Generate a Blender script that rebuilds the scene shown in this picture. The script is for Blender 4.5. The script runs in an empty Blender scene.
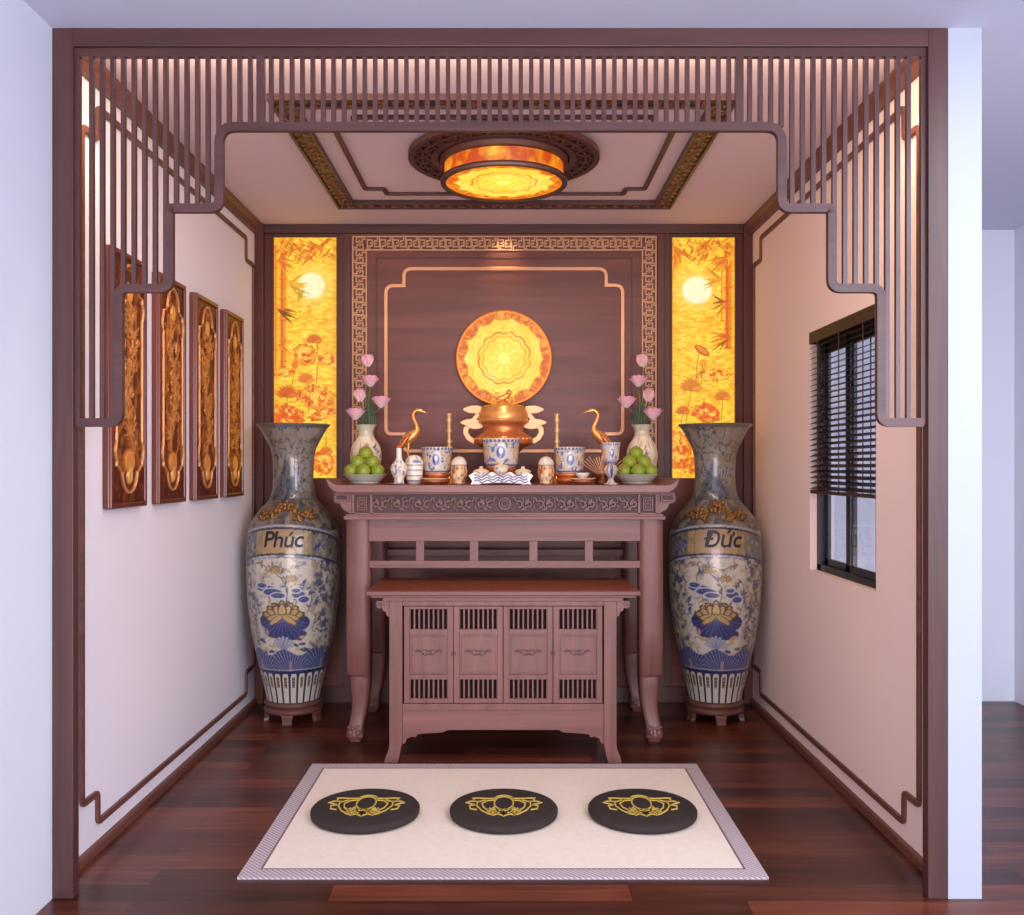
import bpy, math, random
import numpy as np
from mathutils import Vector
PI = math.pi
random.seed(7)
RNG = np.random.RandomState(5)
COL = bpy.context.scene.collection

# ------------------------------------------------------------------ constants
EYE = 1.345          # camera height
F = 940.0            # focal length in pixels of a 1024 px wide frame
VX, VY = 508.0, 468.0
X0 = -0.02           # centre line of the shrine
T = 1.263            # altar top height
ZC = 2.74            # shrine ceiling
XL, XR = -1.446, 1.396
YB = 5.42

def wx(px, D): return (px - VX) * D / F
def wz(py, D): return EYE + (VY - py) * D / F

# ------------------------------------------------------------------ colours and materials
def lin(c):
    r = []
    for v in c[:3]:
        v = v / 255.0
        r.append(v / 12.92 if v <= 0.04045 else ((v + 0.055) / 1.055) ** 2.4)
    return tuple(r) + (1.0,)

def mat_base(name):
    m = bpy.data.materials.new(name); m.use_nodes = True
    nt = m.node_tree; b = nt.nodes['Principled BSDF']
    return m, nt, b

def N(nt, t, **kw):
    n = nt.nodes.new(t)
    for k, v in kw.items(): setattr(n, k, v)
    return n

def plain(name, c, rough=0.5, metal=0.0, var=0.06, scale=8.0, bump=0.0, coat=0.0):
    m, nt, b = mat_base(name)
    tc = N(nt, 'ShaderNodeTexCoord'); no = N(nt, 'ShaderNodeTexNoise')
    no.inputs['Scale'].default_value = scale; no.inputs['Detail'].default_value = 4
    nt.links.new(tc.outputs['Object'], no.inputs['Vector'])
    rp = N(nt, 'ShaderNodeValToRGB'); L = lin(c)
    rp.color_ramp.elements[0].position = 0.3; rp.color_ramp.elements[1].position = 0.7
    rp.color_ramp.elements[0].color = tuple(x * (1 - var) for x in L[:3]) + (1,)
    rp.color_ramp.elements[1].color = tuple(min(1, x * (1 + var)) for x in L[:3]) + (1,)
    nt.links.new(no.outputs['Fac'], rp.inputs['Fac']); nt.links.new(rp.outputs['Color'], b.inputs['Base Color'])
    b.inputs['Roughness'].default_value = rough; b.inputs['Metallic'].default_value = metal
    if coat: b.inputs['Coat Weight'].default_value = coat
    if bump:
        bp = N(nt, 'ShaderNodeBump'); bp.inputs['Strength'].default_value = bump; bp.inputs['Distance'].default_value = 0.004
        nt.links.new(no.outputs['Fac'], bp.inputs['Height']); nt.links.new(bp.outputs['Normal'], b.inputs['Normal'])
    return m

def wood(name, dark, light, axis='x', rough=0.45, scale=1.0, coat=0.0):
    m, nt, b = mat_base(name)
    tc = N(nt, 'ShaderNodeTexCoord'); mp = N(nt, 'ShaderNodeMapping')
    s = {'x': (1.2, 18, 18), 'y': (18, 1.2, 18), 'z': (18, 18, 1.2)}[axis]
    mp.inputs['Scale'].default_value = tuple(v * scale for v in s)
    nt.links.new(tc.outputs['Object'], mp.inputs['Vector'])
    n1 = N(nt, 'ShaderNodeTexNoise'); n1.inputs['Scale'].default_value = 1.0; n1.inputs['Detail'].default_value = 7
    n1.inputs['Roughness'].default_value = 0.62; n1.inputs['Distortion'].default_value = 0.6
    nt.links.new(mp.outputs['Vector'], n1.inputs['Vector'])
    rp = N(nt, 'ShaderNodeValToRGB')
    rp.color_ramp.elements[0].position = 0.32; rp.color_ramp.elements[1].position = 0.7
    rp.color_ramp.elements[0].color = lin(dark); rp.color_ramp.elements[1].color = lin(light)
    nt.links.new(n1.outputs['Fac'], rp.inputs['Fac']); nt.links.new(rp.outputs['Color'], b.inputs['Base Color'])
    b.inputs['Roughness'].default_value = rough
    if coat:
        b.inputs['Coat Weight'].default_value = coat; b.inputs['Coat Roughness'].default_value = 0.15
    bp = N(nt, 'ShaderNodeBump'); bp.inputs['Strength'].default_value = 0.06; bp.inputs['Distance'].default_value = 0.002
    nt.links.new(n1.outputs['Fac'], bp.inputs['Height']); nt.links.new(bp.outputs['Normal'], b.inputs['Normal'])
    return m

def painted(name, rough=0.3, metal=0.0, emit=0.0, coat=0.0):
    m, nt, b = mat_base(name)
    at = N(nt, 'ShaderNodeAttribute'); at.attribute_name = 'Col'
    nt.links.new(at.outputs['Color'], b.inputs['Base Color'])
    b.inputs['Roughness'].default_value = rough; b.inputs['Metallic'].default_value = metal
    if emit:
        nt.links.new(at.outputs['Color'], b.inputs['Emission Color']); b.inputs['Emission Strength'].default_value = emit
        b.inputs['Base Color'].default_value = (0, 0, 0, 1)
        for l in list(nt.links):
            if l.to_socket == b.inputs['Base Color']: nt.links.remove(l)
    if coat: b.inputs['Coat Weight'].default_value = coat
    return m

def floor_mat():
    m, nt, b = mat_base('floor_planks')
    tc = N(nt, 'ShaderNodeTexCoord')
    br = N(nt, 'ShaderNodeTexBrick')
    br.offset = 0.37; br.offset_frequency = 2
    br.inputs['Scale'].default_value = 1.0; br.inputs['Brick Width'].default_value = 0.95
    br.inputs['Row Height'].default_value = 0.115; br.inputs['Mortar Size'].default_value = 0.0012
    br.inputs['Mortar Smooth'].default_value = 0.2; br.inputs['Bias'].default_value = -0.1
    br.inputs['Color1'].default_value = lin((62, 26, 18)); br.inputs['Color2'].default_value = lin((120, 62, 42))
    br.inputs['Mortar'].default_value = lin((30, 13, 10))
    nt.links.new(tc.outputs['Object'], br.inputs['Vector'])
    mp = N(nt, 'ShaderNodeMapping'); mp.inputs['Scale'].default_value = (1.6, 26, 26)
    nt.links.new(tc.outputs['Object'], mp.inputs['Vector'])
    no = N(nt, 'ShaderNodeTexNoise'); no.inputs['Scale'].default_value = 1.0; no.inputs['Detail'].default_value = 8
    no.inputs['Distortion'].default_value = 1.0
    nt.links.new(mp.outputs['Vector'], no.inputs['Vector'])
    rp = N(nt, 'ShaderNodeValToRGB'); rp.color_ramp.elements[0].position = 0.3; rp.color_ramp.elements[1].position = 0.72
    rp.color_ramp.elements[0].color = (0.42, 0.38, 0.36, 1); rp.color_ramp.elements[1].color = (1.35, 1.3, 1.25, 1)
    nt.links.new(no.outputs['Fac'], rp.inputs['Fac'])
    mx = N(nt, 'ShaderNodeMix'); mx.data_type = 'RGBA'; mx.blend_type = 'MULTIPLY'; mx.inputs['Factor'].default_value = 1.0
    nt.links.new(br.outputs['Color'], mx.inputs['A']); nt.links.new(rp.outputs['Color'], mx.inputs['B'])
    nt.links.new(mx.outputs['Result'], b.inputs['Base Color'])
    b.inputs['Roughness'].default_value = 0.3; b.inputs['Specular IOR Level'].default_value = 0.45
    return m

M = {}
M['wall'] = plain('wall_paint', (236, 230, 238), 0.85, var=0.012, scale=3)
M['wall_warm'] = plain('wall_paint_warm_lit', (242, 218, 208), 0.85, var=0.012, scale=3)  # white wall paint with the warm light put into its colour
M['wall_out'] = plain('wall_paint_hall', (222, 228, 240), 0.85, var=0.012, scale=3)
M['ceil'] = plain('ceiling_paint', (232, 212, 216), 0.9, var=0.01, scale=3)
M['ceil_out'] = plain('hall_ceiling_paint', (206, 212, 232), 0.9, var=0.01, scale=3)
M['wall_end'] = plain('wall_end_toned_down', (176, 184, 196), 0.85, var=0.012, scale=3)  # wall white greyed in the colour to offset the strong light on it
M['floor'] = floor_mat()
M['frame_z'] = wood('frame_wood_upright', (68, 42, 40), (90, 57, 53), 'z', 0.42)
M['frame_x'] = wood('frame_wood_level', (68, 42, 40), (90, 57, 53), 'x', 0.42)
M['frame_y'] = wood('frame_wood_deep', (92, 54, 46), (120, 76, 66), 'y', 0.42)
M['slat'] = wood('slat_wood', (76, 50, 48), (92, 62, 60), 'z', 0.3)
M['back_x'] = wood('panel_wood_level', (90, 40, 33), (120, 62, 51), 'x', 0.42, 0.8)
M['back_z'] = wood('panel_wood_upright', (74, 34, 30), (94, 48, 42), 'z', 0.42)
M['altar_x'] = wood('altar_wood_level', (102, 64, 59), (132, 88, 81), 'x', 0.42)
M['altar_z'] = wood('altar_wood_upright', (102, 64, 59), (132, 88, 81), 'z', 0.42)
M['stand_wood'] = wood('stand_wood', (78, 48, 42), (108, 70, 62), 'x', 0.42)
M['altar_top'] = wood('altar_top_wood', (120, 48, 30), (160, 72, 44), 'x', 0.3)
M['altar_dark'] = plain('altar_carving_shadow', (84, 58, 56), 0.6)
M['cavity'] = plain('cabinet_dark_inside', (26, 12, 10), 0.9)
M['gold'] = plain('gold_line', (206, 152, 112), 0.35, 0.35, 0.05)
M['gold_fret'] = plain('gold_fret', (196, 152, 112), 0.45, 0.15, 0.1, 20)
M['brass'] = plain('polished_brass', (236, 166, 96), 0.3, 0.6, 0.12, 30)
M['brass_pale'] = plain('pale_brass', (206, 168, 122), 0.38, 0.35, 0.06, 30)
M['copper'] = plain('copper_brass', (212, 128, 78), 0.32, 0.6, 0.12, 30)
M['bronze'] = plain('dark_bronze', (112, 62, 34), 0.4, 0.6, 0.2, 30)
M['carve_gold'] = painted('carved_gold', 0.35, 0.35)
M['panel_red'] = wood('carved_panel_wood', (84, 34, 24), (120, 54, 38), 'z', 0.35, 1.0, 0.3)
M['porcelain'] = painted('painted_porcelain', 0.28, 0.0, 0.0, 0.25)
M['white_cer'] = plain('white_ceramic', (206, 198, 184), 0.3, 0, 0.04, 20, coat=0.4)
M['celadon'] = plain('celadon_ceramic', (190, 198, 184), 0.3, 0, 0.05, 20, coat=0.3)
M['emit_panel'] = painted('backlit_stone_panel', 0.5, 0, 1.0)
M['emit_lamp'] = painted('backlit_lamp_skin', 0.5, 0, 1.05)
M['rug_in'] = plain('rug_field', (234, 224, 210), 0.95, 0, 0.03, 40, bump=0.3)
M['black'] = plain('black_cushion_cloth', (44, 34, 32), 0.85, 0, 0.1, 60, bump=0.2)
M['yellow'] = plain('yellow_embroidery', (206, 182, 84), 0.6, 0, 0.12, 60)
M['alu'] = plain('dark_window_metal', (40, 44, 52), 0.4, 0.4, 0.05)
M['blind'] = wood('blind_wood', (52, 34, 32), (76, 52, 48), 'y', 0.45)
M['head'] = wood('blind_headrail_wood', (44, 28, 24), (62, 40, 34), 'y', 0.5)
M['green'] = plain('green_fruit', (140, 158, 50), 0.4, 0, 0.35, 14)
M['stalk'] = plain('lotus_stalk', (86, 110, 70), 0.6, 0, 0.2, 20)
M['leaf'] = plain('lotus_leaf', (84, 104, 84), 0.6, 0, 0.25, 16)
M['ink'] = plain('black_ink', (26, 26, 34), 0.5)
M['red'] = plain('red_tip', (206, 90, 84), 0.5)
M['vase_gold'] = plain('vase_gilding', (132, 90, 42), 0.4, 0.35, 0.5, 40)
M['petal'] = painted('pink_petals', 0.6)
M['white_line'] = plain('reveal_paint', (226, 228, 236), 0.8, 0, 0.01)

def glass_mat():
    m, nt, b = mat_base('window_glass')
    b.inputs['Transmission Weight'].default_value = 1.0; b.inputs['Roughness'].default_value = 0.02
    b.inputs['IOR'].default_value = 1.45; b.inputs['Base Color'].default_value = (0.93, 0.96, 1, 1)
    return m
M['glass'] = glass_mat()

def rugborder():
    m, nt, b = mat_base('rug_border_weave')
    tc = N(nt, 'ShaderNodeTexCoord'); w = N(nt, 'ShaderNodeTexWave'); w.bands_direction = 'DIAGONAL'
    w.inputs['Scale'].default_value = 34; w.inputs['Distortion'].default_value = 0.4
    nt.links.new(tc.outputs['Object'], w.inputs['Vector'])
    rp = N(nt, 'ShaderNodeValToRGB'); rp.color_ramp.elements[0].color = lin((148, 136, 146)); rp.color_ramp.elements[1].color = lin((206, 194, 198))
    nt.links.new(w.outputs['Fac'], rp.inputs['Fac']); nt.links.new(rp.outputs['Color'], b.inputs['Base Color'])
    b.inputs['Roughness'].default_value = 0.95
    return m
M['rug_bd'] = rugborder()

# ------------------------------------------------------------------ mesh helper
class MB:
    def __init__(s): s.v = []; s.f = []
    def add(s, vs, fs):
        o = len(s.v); s.v += [tuple(p) for p in vs]; s.f += [tuple(i + o for i in f) for f in fs]; return s
    def box(s, x0, x1, y0, y1, z0, z1):
        vs = [(x0,y0,z0),(x1,y0,z0),(x1,y1,z0),(x0,y1,z0),(x0,y0,z1),(x1,y0,z1),(x1,y1,z1),(x0,y1,z1)]
        return s.add(vs, [(0,3,2,1),(4,5,6,7),(0,1,5,4),(1,2,6,5),(2,3,7,6),(3,0,4,7)])
    def prism(s, pts, fn, d0, d1):
        """closed 2D outline pts mapped by fn(u,v,d); capped n-gons"""
        n = len(pts)
        vs = [fn(u, v, d0) for u, v in pts] + [fn(u, v, d1) for u, v in pts]
        fs = [tuple(range(n)), tuple(range(2*n-1, n-1, -1))]
        fs += [(i, i+n, (i+1) % n + n, (i+1) % n) for i in range(n)]
        return s.add(vs, fs)
    def ribbon(s, pts, w, fn, d0, d1, closed=False):
        """flat bar of width w following a 2D path, thick from d0 to d1"""
        n = len(pts); P = [Vector(p) for p in pts]; L = []; R = []
        for i in range(n):
            a = P[i-1] if (i > 0 or closed) else None
            b = P[(i+1) % n] if (i < n-1 or closed) else None
            d1_ = (P[i]-a).normalized() if a is not None else None
            d2_ = (b-P[i]).normalized() if b is not None else None
            if d1_ is None: d1_ = d2_
            if d2_ is None: d2_ = d1_
            n1 = Vector((-d1_.y, d1_.x)); n2 = Vector((-d2_.y, d2_.x)); m = n1+n2
            m = m.normalized() if m.length > 1e-6 else n1
            k = 1/max(0.4, m.dot(n1)); L.append(P[i]+m*k*w/2); R.append(P[i]-m*k*w/2)
        vs = []
        for i in range(n):
            vs += [fn(L[i].x, L[i].y, d0), fn(R[i].x, R[i].y, d0), fn(R[i].x, R[i].y, d1), fn(L[i].x, L[i].y, d1)]
        fs = []; rng = n if closed else n-1
        for i in range(rng):
            j = (i+1) % n
            for k in range(4): fs.append((4*i+k, 4*i+(k+1) % 4, 4*j+(k+1) % 4, 4*j+k))
        if not closed: fs += [(3,2,1,0), (4*n-4,4*n-3,4*n-2,4*n-1)]
        return s.add(vs, fs)
    def lathe(s, prof, cx=0, cy=0, seg=40, a0=0.0, sx=1, sy=1, cap=True):
        vs = []; n = len(prof)
        for r, z in prof:
            for k in range(seg):
                a = a0+2*PI*k/seg; vs.append((cx+sx*r*math.cos(a), cy+sy*r*math.sin(a), z))
        fs = [(i*seg+k, i*seg+(k+1) % seg, (i+1)*seg+(k+1) % seg, (i+1)*seg+k) for i in range(n-1) for k in range(seg)]
        if cap and prof[0][0] > 1e-5: fs.append(tuple(range(seg-1, -1, -1)))
        if cap and prof[-1][0] > 1e-5: fs.append(tuple((n-1)*seg+k for k in range(seg)))
        return s.add(vs, fs)
    def tube(s, pts, rad, seg=8, flat=1.0):
        P = [Vector(p) for p in pts]; n = len(P)
        if not hasattr(rad, '__len__'): rad = [rad]*n
        tg = [(P[min(i+1, n-1)]-P[max(i-1, 0)]).normalized() for i in range(n)]
        up = Vector((0, 0, 1)) if abs(tg[0].z) < 0.9 else Vector((0, 1, 0))
        u = tg[0].cross(up).normalized(); vs = []
        for i in range(n):
            u = (u - tg[i]*u.dot(tg[i])); u = u.normalized() if u.length > 1e-6 else Vector((1, 0, 0))
            w = tg[i].cross(u)
            for k in range(seg):
                a = 2*PI*k/seg; vs.append(P[i]+(u*math.cos(a)*flat+w*math.sin(a))*rad[i])
        fs = [(i*seg+k, i*seg+(k+1) % seg, (i+1)*seg+(k+1) % seg, (i+1)*seg+k) for i in range(n-1) for k in range(seg)]
        fs += [tuple(range(seg-1, -1, -1)), tuple((n-1)*seg+k for k in range(seg))]
        return s.add(vs, fs)
    def ball(s, c, r, seg=16, rings=10, sc=(1, 1, 1)):
        pr = [(math.sin(PI*i/rings), -math.cos(PI*i/rings)) for i in range(rings+1)]
        pr[0] = (1e-4, -1); pr[-1] = (1e-4, 1); vs = []
        for rr, zz in pr:
            for k in range(seg):
                a = 2*PI*k/seg; vs.append((c[0]+r*sc[0]*rr*math.cos(a), c[1]+r*sc[1]*rr*math.sin(a), c[2]+r*sc[2]*zz))
        fs = [(i*seg+k, i*seg+(k+1) % seg, (i+1)*seg+(k+1) % seg, (i+1)*seg+k) for i in range(rings) for k in range(seg)]
        return s.add(vs, fs)
    def build(s, name, mat, parent=None, smooth=False, bevel=0.0, col=None, auto=None, recalc=True):
        off = Vector((0, 0, 0)); q = parent
        while q is not None: off += q.location; q = q.parent
        if parent is None:
            a = np.array(s.v); off = Vector(((a[:, 0].min()+a[:, 0].max())/2, (a[:, 1].min()+a[:, 1].max())/2, a[:, 2].min()))
        me = bpy.data.meshes.new(name)
        me.from_pydata([(p[0]-off.x, p[1]-off.y, p[2]-off.z) for p in s.v], [], s.f)
        if recalc:
            import bmesh
            b = bmesh.new(); b.from_mesh(me); bmesh.ops.recalc_face_normals(b, faces=b.faces); b.to_mesh(me); b.free()
        me.materials.append(mat)
        if col is not None:
            at = me.color_attributes.new('Col', 'FLOAT_COLOR', 'POINT')
            c = np.ones((len(s.v), 4), dtype=np.float32); c[:, :3] = col
            at.data.foreach_set('color', c.ravel())
        if smooth: me.polygons.foreach_set('use_smooth', [True]*len(me.polygons))
        me.update()
        o = bpy.data.objects.new(name, me); COL.objects.link(o)
        if parent is not None: o.parent = parent
        else: o.location = off
        if bevel:
            md = o.modifiers.new('bevel', 'BEVEL'); md.width = bevel; md.segments = 2; md.limit_method = 'ANGLE'; md.angle_limit = 0.7
        if smooth and auto:
            md = o.modifiers.new('edges', 'EDGE_SPLIT'); md.split_angle = auto
        return o

def tag(o, label=None, cat=None, group=None, kind=None):
    if label: o['label'] = label
    if cat: o['category'] = cat
    if group: o['group'] = group
    if kind: o['kind'] = kind
    return o
def struct(o, label, cat='trim'): return tag(o, label, cat, None, 'structure')
def thing(name, label, cat, loc, group=None, kind=None):
    o = bpy.data.objects.new(name, None); COL.objects.link(o); o.location = loc; o.empty_display_size = 0.1
    return tag(o, label, cat, group, kind)

def fillet(pts, r, closed=False, n=5):
    out = []; m = len(pts)
    for i in range(m):
        if not closed and i in (0, m-1): out.append(pts[i]); continue
        p = Vector(pts[i]); a = Vector(pts[i-1]); b = Vector(pts[(i+1) % m])
        rr = r[i] if hasattr(r, '__len__') else r
        rr = min(rr, (a-p).length*0.48, (b-p).length*0.48)
        if rr < 1e-4: out.append(pts[i]); continue
        s = p+(a-p).normalized()*rr; e = p+(b-p).normalized()*rr
        for k in range(n+1):
            t = k/n; q = s*(1-t)**2+p*2*t*(1-t)+e*t*t; out.append((q.x, q.y))
    return out

# ------------------------------------------------------------------ painting with numpy (colours go to mesh vertices)
def hashgrid(seed, n=64): return np.random.RandomState(seed).rand(n, n)
def vnoise(x, y, seed):
    g = hashgrid(seed); n = 64
    xi = np.floor(x).astype(int); yi = np.floor(y).astype(int); fx = x-xi; fy = y-yi
    fx = fx*fx*(3-2*fx); fy = fy*fy*(3-2*fy)
    a = g[xi % n, yi % n]; b = g[(xi+1) % n, yi % n]; c = g[xi % n, (yi+1) % n]; d = g[(xi+1) % n, (yi+1) % n]
    return (a*(1-fx)+b*fx)*(1-fy)+(c*(1-fx)+d*fx)*fy
def fbm(x, y, seed, o=4):
    t = 0; a = 0.5; s = 0
    for i in range(o): t = t+a*vnoise(x*2**i, y*2**i, seed+i); s += a; a *= 0.5
    return t/s
class Paint:
    def __init__(s, X, Y, base):
        s.X = np.asarray(X, float).ravel(); s.Y = np.asarray(Y, float).ravel(); s.C = np.zeros((s.X.size, 3)); s.C[:] = lin(base)[:3]
        s.H = np.zeros(s.X.size)
    def put(s, a, c, h=None):
        a = np.clip(a, 0, 1); s.C += (np.array(lin(c)[:3])-s.C)*a[:, None]
        if h is not None: s.H = np.maximum(s.H, a*h)
    def ell(s, cx, cy, rx, ry, c, al=1, soft=0.15, rot=0, h=None):
        dx = s.X-cx; dy = s.Y-cy; co = math.cos(rot); si = math.sin(rot)
        u = (dx*co+dy*si)/rx; v = (-dx*si+dy*co)/ry; d = np.sqrt(u*u+v*v); s.put((1-d)/soft*al if soft < 1 else (1-d)*al, c, h)
    def ring(s, cx, cy, rx, ry, w, c, al=1):
        d = np.sqrt(((s.X-cx)/rx)**2+((s.Y-cy)/ry)**2); s.put(al*(1-np.abs(d-1)*min(rx, ry)/w*1.0+0.4), c)
    def poly(s, pts, c, al=1):
        ins = np.zeros(s.X.size, bool); n = len(pts)
        for i in range(n):
            x1, y1 = pts[i]; x2, y2 = pts[(i+1) % n]
            if y1 == y2: continue
            cr = ((y1 > s.Y) != (y2 > s.Y)) & (s.X < (x2-x1)*(s.Y-y1)/(y2-y1)+x1); ins ^= cr
        s.put(ins*float(al), c)
    def line(s, pts, w, c, al=1, soft=None, h=None):
        if not hasattr(w, '__len__'): w = [w]*len(pts)
        soft = soft or max(w)*0.4
        for i in range(len(pts)-1):
            ax, ay = pts[i]; bx, by = pts[i+1]; mw = max(w)+soft
            idx = np.where((s.X > min(ax, bx)-mw) & (s.X < max(ax, bx)+mw) & (s.Y > min(ay, by)-mw) & (s.Y < max(ay, by)+mw))[0]
            if not len(idx): continue
            x = s.X[idx]; y = s.Y[idx]; L2 = (bx-ax)**2+(by-ay)**2+1e-9
            t = np.clip(((x-ax)*(bx-ax)+(y-ay)*(by-ay))/L2, 0, 1)
            d = np.hypot(x-ax-t*(bx-ax), y-ay-t*(by-ay)); ww = w[i]*(1-t)+w[i+1]*t
            a = np.clip((ww/2-d)/soft+0.5, 0, 1)*al
            s.C[idx] += (np.array(lin(c)[:3])-s.C[idx])*a[:, None]
            if h is not None: s.H[idx] = np.maximum(s.H[idx], a*h)
    def leaf(s, x, y, ang, ln, w, c, al=1, bend=0.0):
        p = [(x+math.cos(ang+bend*t)*ln*t, y+math.sin(ang+bend*t)*ln*t) for t in (0, .2, .4, .6, .8, 1)]
        s.line(p, [w*.3, w*.8, w, w*.8, w*.45, w*.05], c, al, soft=w*0.25)
    def flower(s, x, y, r, c, edge, n=9, up=True, sq=1.0, a0=-2.95, a1=-0.2):
        for k in range(n):
            a = a0+(a1-a0)*k/(n-1)
            tx = x+math.cos(a)*r; ty = y+math.sin(a)*r*sq*(1 if up else -1)
            pts = [(x, y), (x+(tx-x)*.55, y+(ty-y)*.55), (tx, ty)]
            s.line(pts, [r*.2, r*.5, r*.06], edge, 1); s.line(pts, [r*.1, r*.34, r*.02], c, 1)

def grid_mesh(nu, nv, fn):
    """regular grid; fn takes arrays U,V in 0..1 and returns x,y,z arrays"""
    U, V = np.meshgrid(np.linspace(0, 1, nu), np.linspace(0, 1, nv)); x, y, z = fn(U.ravel(), V.ravel())
    mb = MB(); mb.v = list(zip(x.tolist(), y.tolist(), z.tolist()))
    mb.f = [(j*nu+i, j*nu+i+1, (j+1)*nu+i+1, (j+1)*nu+i) for j in range(nv-1) for i in range(nu-1)]
    return mb, U.ravel(), V.ravel()

def lathe_paint(prof, cx, cy, nu, nv, painter, name, parent, rot=0.0):
    """smooth closed lathe with a painter(theta_degrees, z, radius) -> colours; theta 0 faces the camera (-y)"""
    L = [0.0]
    for i in range(1, len(prof)): L.append(L[-1]+math.hypot(prof[i][0]-prof[i-1][0], prof[i][1]-prof[i-1][1]))
    t = np.linspace(0, L[-1], nv); R = np.interp(t, L, [p[0] for p in prof]); Z = np.interp(t, L, [p[1] for p in prof])
    k = np.array([1, 2, 3, 2, 1])/9.0
    if nv > 60:
        for _ in range(3):
            R[2:-2] = np.convolve(R, k, 'valid'); Z[2:-2] = np.convolve(Z, k, 'valid')
    th = -180+360*np.arange(nu)/nu
    TH, RR = np.meshgrid(th, R); _, ZZ = np.meshgrid(th, Z)
    a = np.radians(TH+rot)-PI/2
    mb = MB(); mb.v = list(zip((cx+RR*np.cos(a)).ravel().tolist(), (cy+RR*np.sin(a)).ravel().tolist(), ZZ.ravel().tolist()))
    mb.f = [(j*nu+i, j*nu+(i+1) % nu, (j+1)*nu+(i+1) % nu, (j+1)*nu+i) for j in range(nv-1) for i in range(nu)]
    mb.f.append(tuple(range(nu-1, -1, -1)))
    c = painter(TH.ravel(), ZZ.ravel(), RR.ravel())
    return mb.build(name, M['porcelain'], parent, smooth=True, col=c, recalc=False)

# ================================================================== THE SETTING
struct(MB().box(-1.62, 3.1, -3.0, 5.62, -0.12, 0.0).build('floor', M['floor']), 'glossy dark red-brown plank floor', 'floor')
mb = MB().box(-1.62, 1.48, 2.936, 5.62, ZC, ZC+0.12)
struct(mb.build('ceiling', M['ceil']), 'white ceiling of the shrine alcove', 'ceiling')
mb = MB().box(-1.62, 3.1, -0.8, 2.934, 2.718, ZC+0.12).box(1.48, 3.1, 2.934, 5.62, 2.718, ZC+0.12)
struct(mb.build('ceiling_hall', M['ceil_out']), 'pale blue-white ceiling in front of the alcove', 'ceiling')
mb = MB().box(-1.62, XL, 2.98, 5.42, 0, ZC)
struct(mb.build('wall_left', M['wall']), 'white left wall of the alcove', 'wall')
mb = MB().box(-1.62, -1.423, -3.0, 2.934, 0, 2.718).box(-1.62, -1.425, 2.934, 2.98, 0, 2.74)
struct(mb.build('wall_left_front', M['wall_out']), 'white wall left of the wooden frame', 'wall')
struct(MB().box(-1.62, 3.1, YB, 5.62, 0, 2.8).build('wall_back', M['wall_out']), 'back wall with pale blue paint at the hall end', 'wall')
struct(MB().box(2.92, 3.1, -3.0, YB, 0, 2.718).build('wall_right_hall', M['wall_out']), 'pale blue hall wall at the far right', 'wall')
# right wall with the window opening
WY0, WY1, WZ0, WZ1 = 3.566, 4.345, 0.875, 1.965
mb = MB()
mb.box(XR, 1.479, 2.976, WY0, 0, ZC).box(XR, 1.479, WY1, YB, 0, ZC).box(XR, 1.479, WY0, WY1, 0, WZ0).box(XR, 1.479, WY0, WY1, WZ1, ZC)
struct(mb.build('wall_right', M['wall_warm']), 'white right wall of the alcove around the window', 'wall')
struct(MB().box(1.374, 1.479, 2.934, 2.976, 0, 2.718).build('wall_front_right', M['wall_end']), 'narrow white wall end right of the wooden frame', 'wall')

# entry frame
mb = MB().box(-1.423, -1.358, 2.934, 2.976, 0, 2.718).box(1.312, 1.373, 2.934, 2.976, 0, 2.718)
struct(mb.build('trim_1', M['frame_z'], bevel=0.002), 'brown wooden uprights of the alcove entry frame', 'frame')
struct(MB().box(-1.358, 1.312, 2.934, 2.976, 2.662, 2.718).build('trim_2', M['frame_x'], bevel=0.002), 'brown wooden head beam of the alcove entry frame', 'frame')
struct(MB().box(-1.425, 1.39, 2.98, 3.03, 2.712, ZC).build('trim_3', M['frame_x']), 'brown wooden ceiling beam behind the entry frame', 'frame')

# baseboards, crown, wall mouldings
def sweep_y(prof, side, y0, y1):
    x = XL if side < 0 else XR
    return MB().prism(prof, lambda u, v, d: (x-side*u, d, v), y0, y1)
bb = [(0, 0), (0.018, 0), (0.018, 0.026), (0.012, 0.033), (0, 0.035)]
cr = [(0, ZC), (0.045, ZC), (0.045, ZC-0.012), (0.03, ZC-0.03), (0.022, ZC-0.062), (0, ZC-0.062)]
for side, nm in ((-1, 'left'), (1, 'right')):
    struct(sweep_y(bb, side, 3.0, 5.395).build('baseboard_'+nm, M['frame_y']), 'brown wooden baseboard along the %s wall' % nm, 'baseboard')
    struct(sweep_y(cr, side, 3.031, 5.395).build('trim_%d' % (5+side), M['frame_y']), 'brown wooden cornice between the %s wall and ceiling' % nm, 'cornice')
    x = XL if side < 0 else XR
    fn = lambda u, v, d, x=x, side=side: (x-side*d, u, v)
    pts = [(3.178, .205), (3.30, .205), (3.30, .102), (5.17, .102), (5.17, .223), (5.315, .223),
           (5.315, 2.49), (5.17, 2.49), (5.17, 2.61), (3.30, 2.61), (3.30, 2.50), (3.178, 2.50)]
    struct(MB().ribbon(fillet(pts, 0.022, True, 4), 0.023, fn, 0, 0.012, True).build('trim_%d' % (9+side), M['frame_y'], bevel=0.002),
           'thin brown notched moulding line on the %s wall' % nm, 'moulding')

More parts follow.
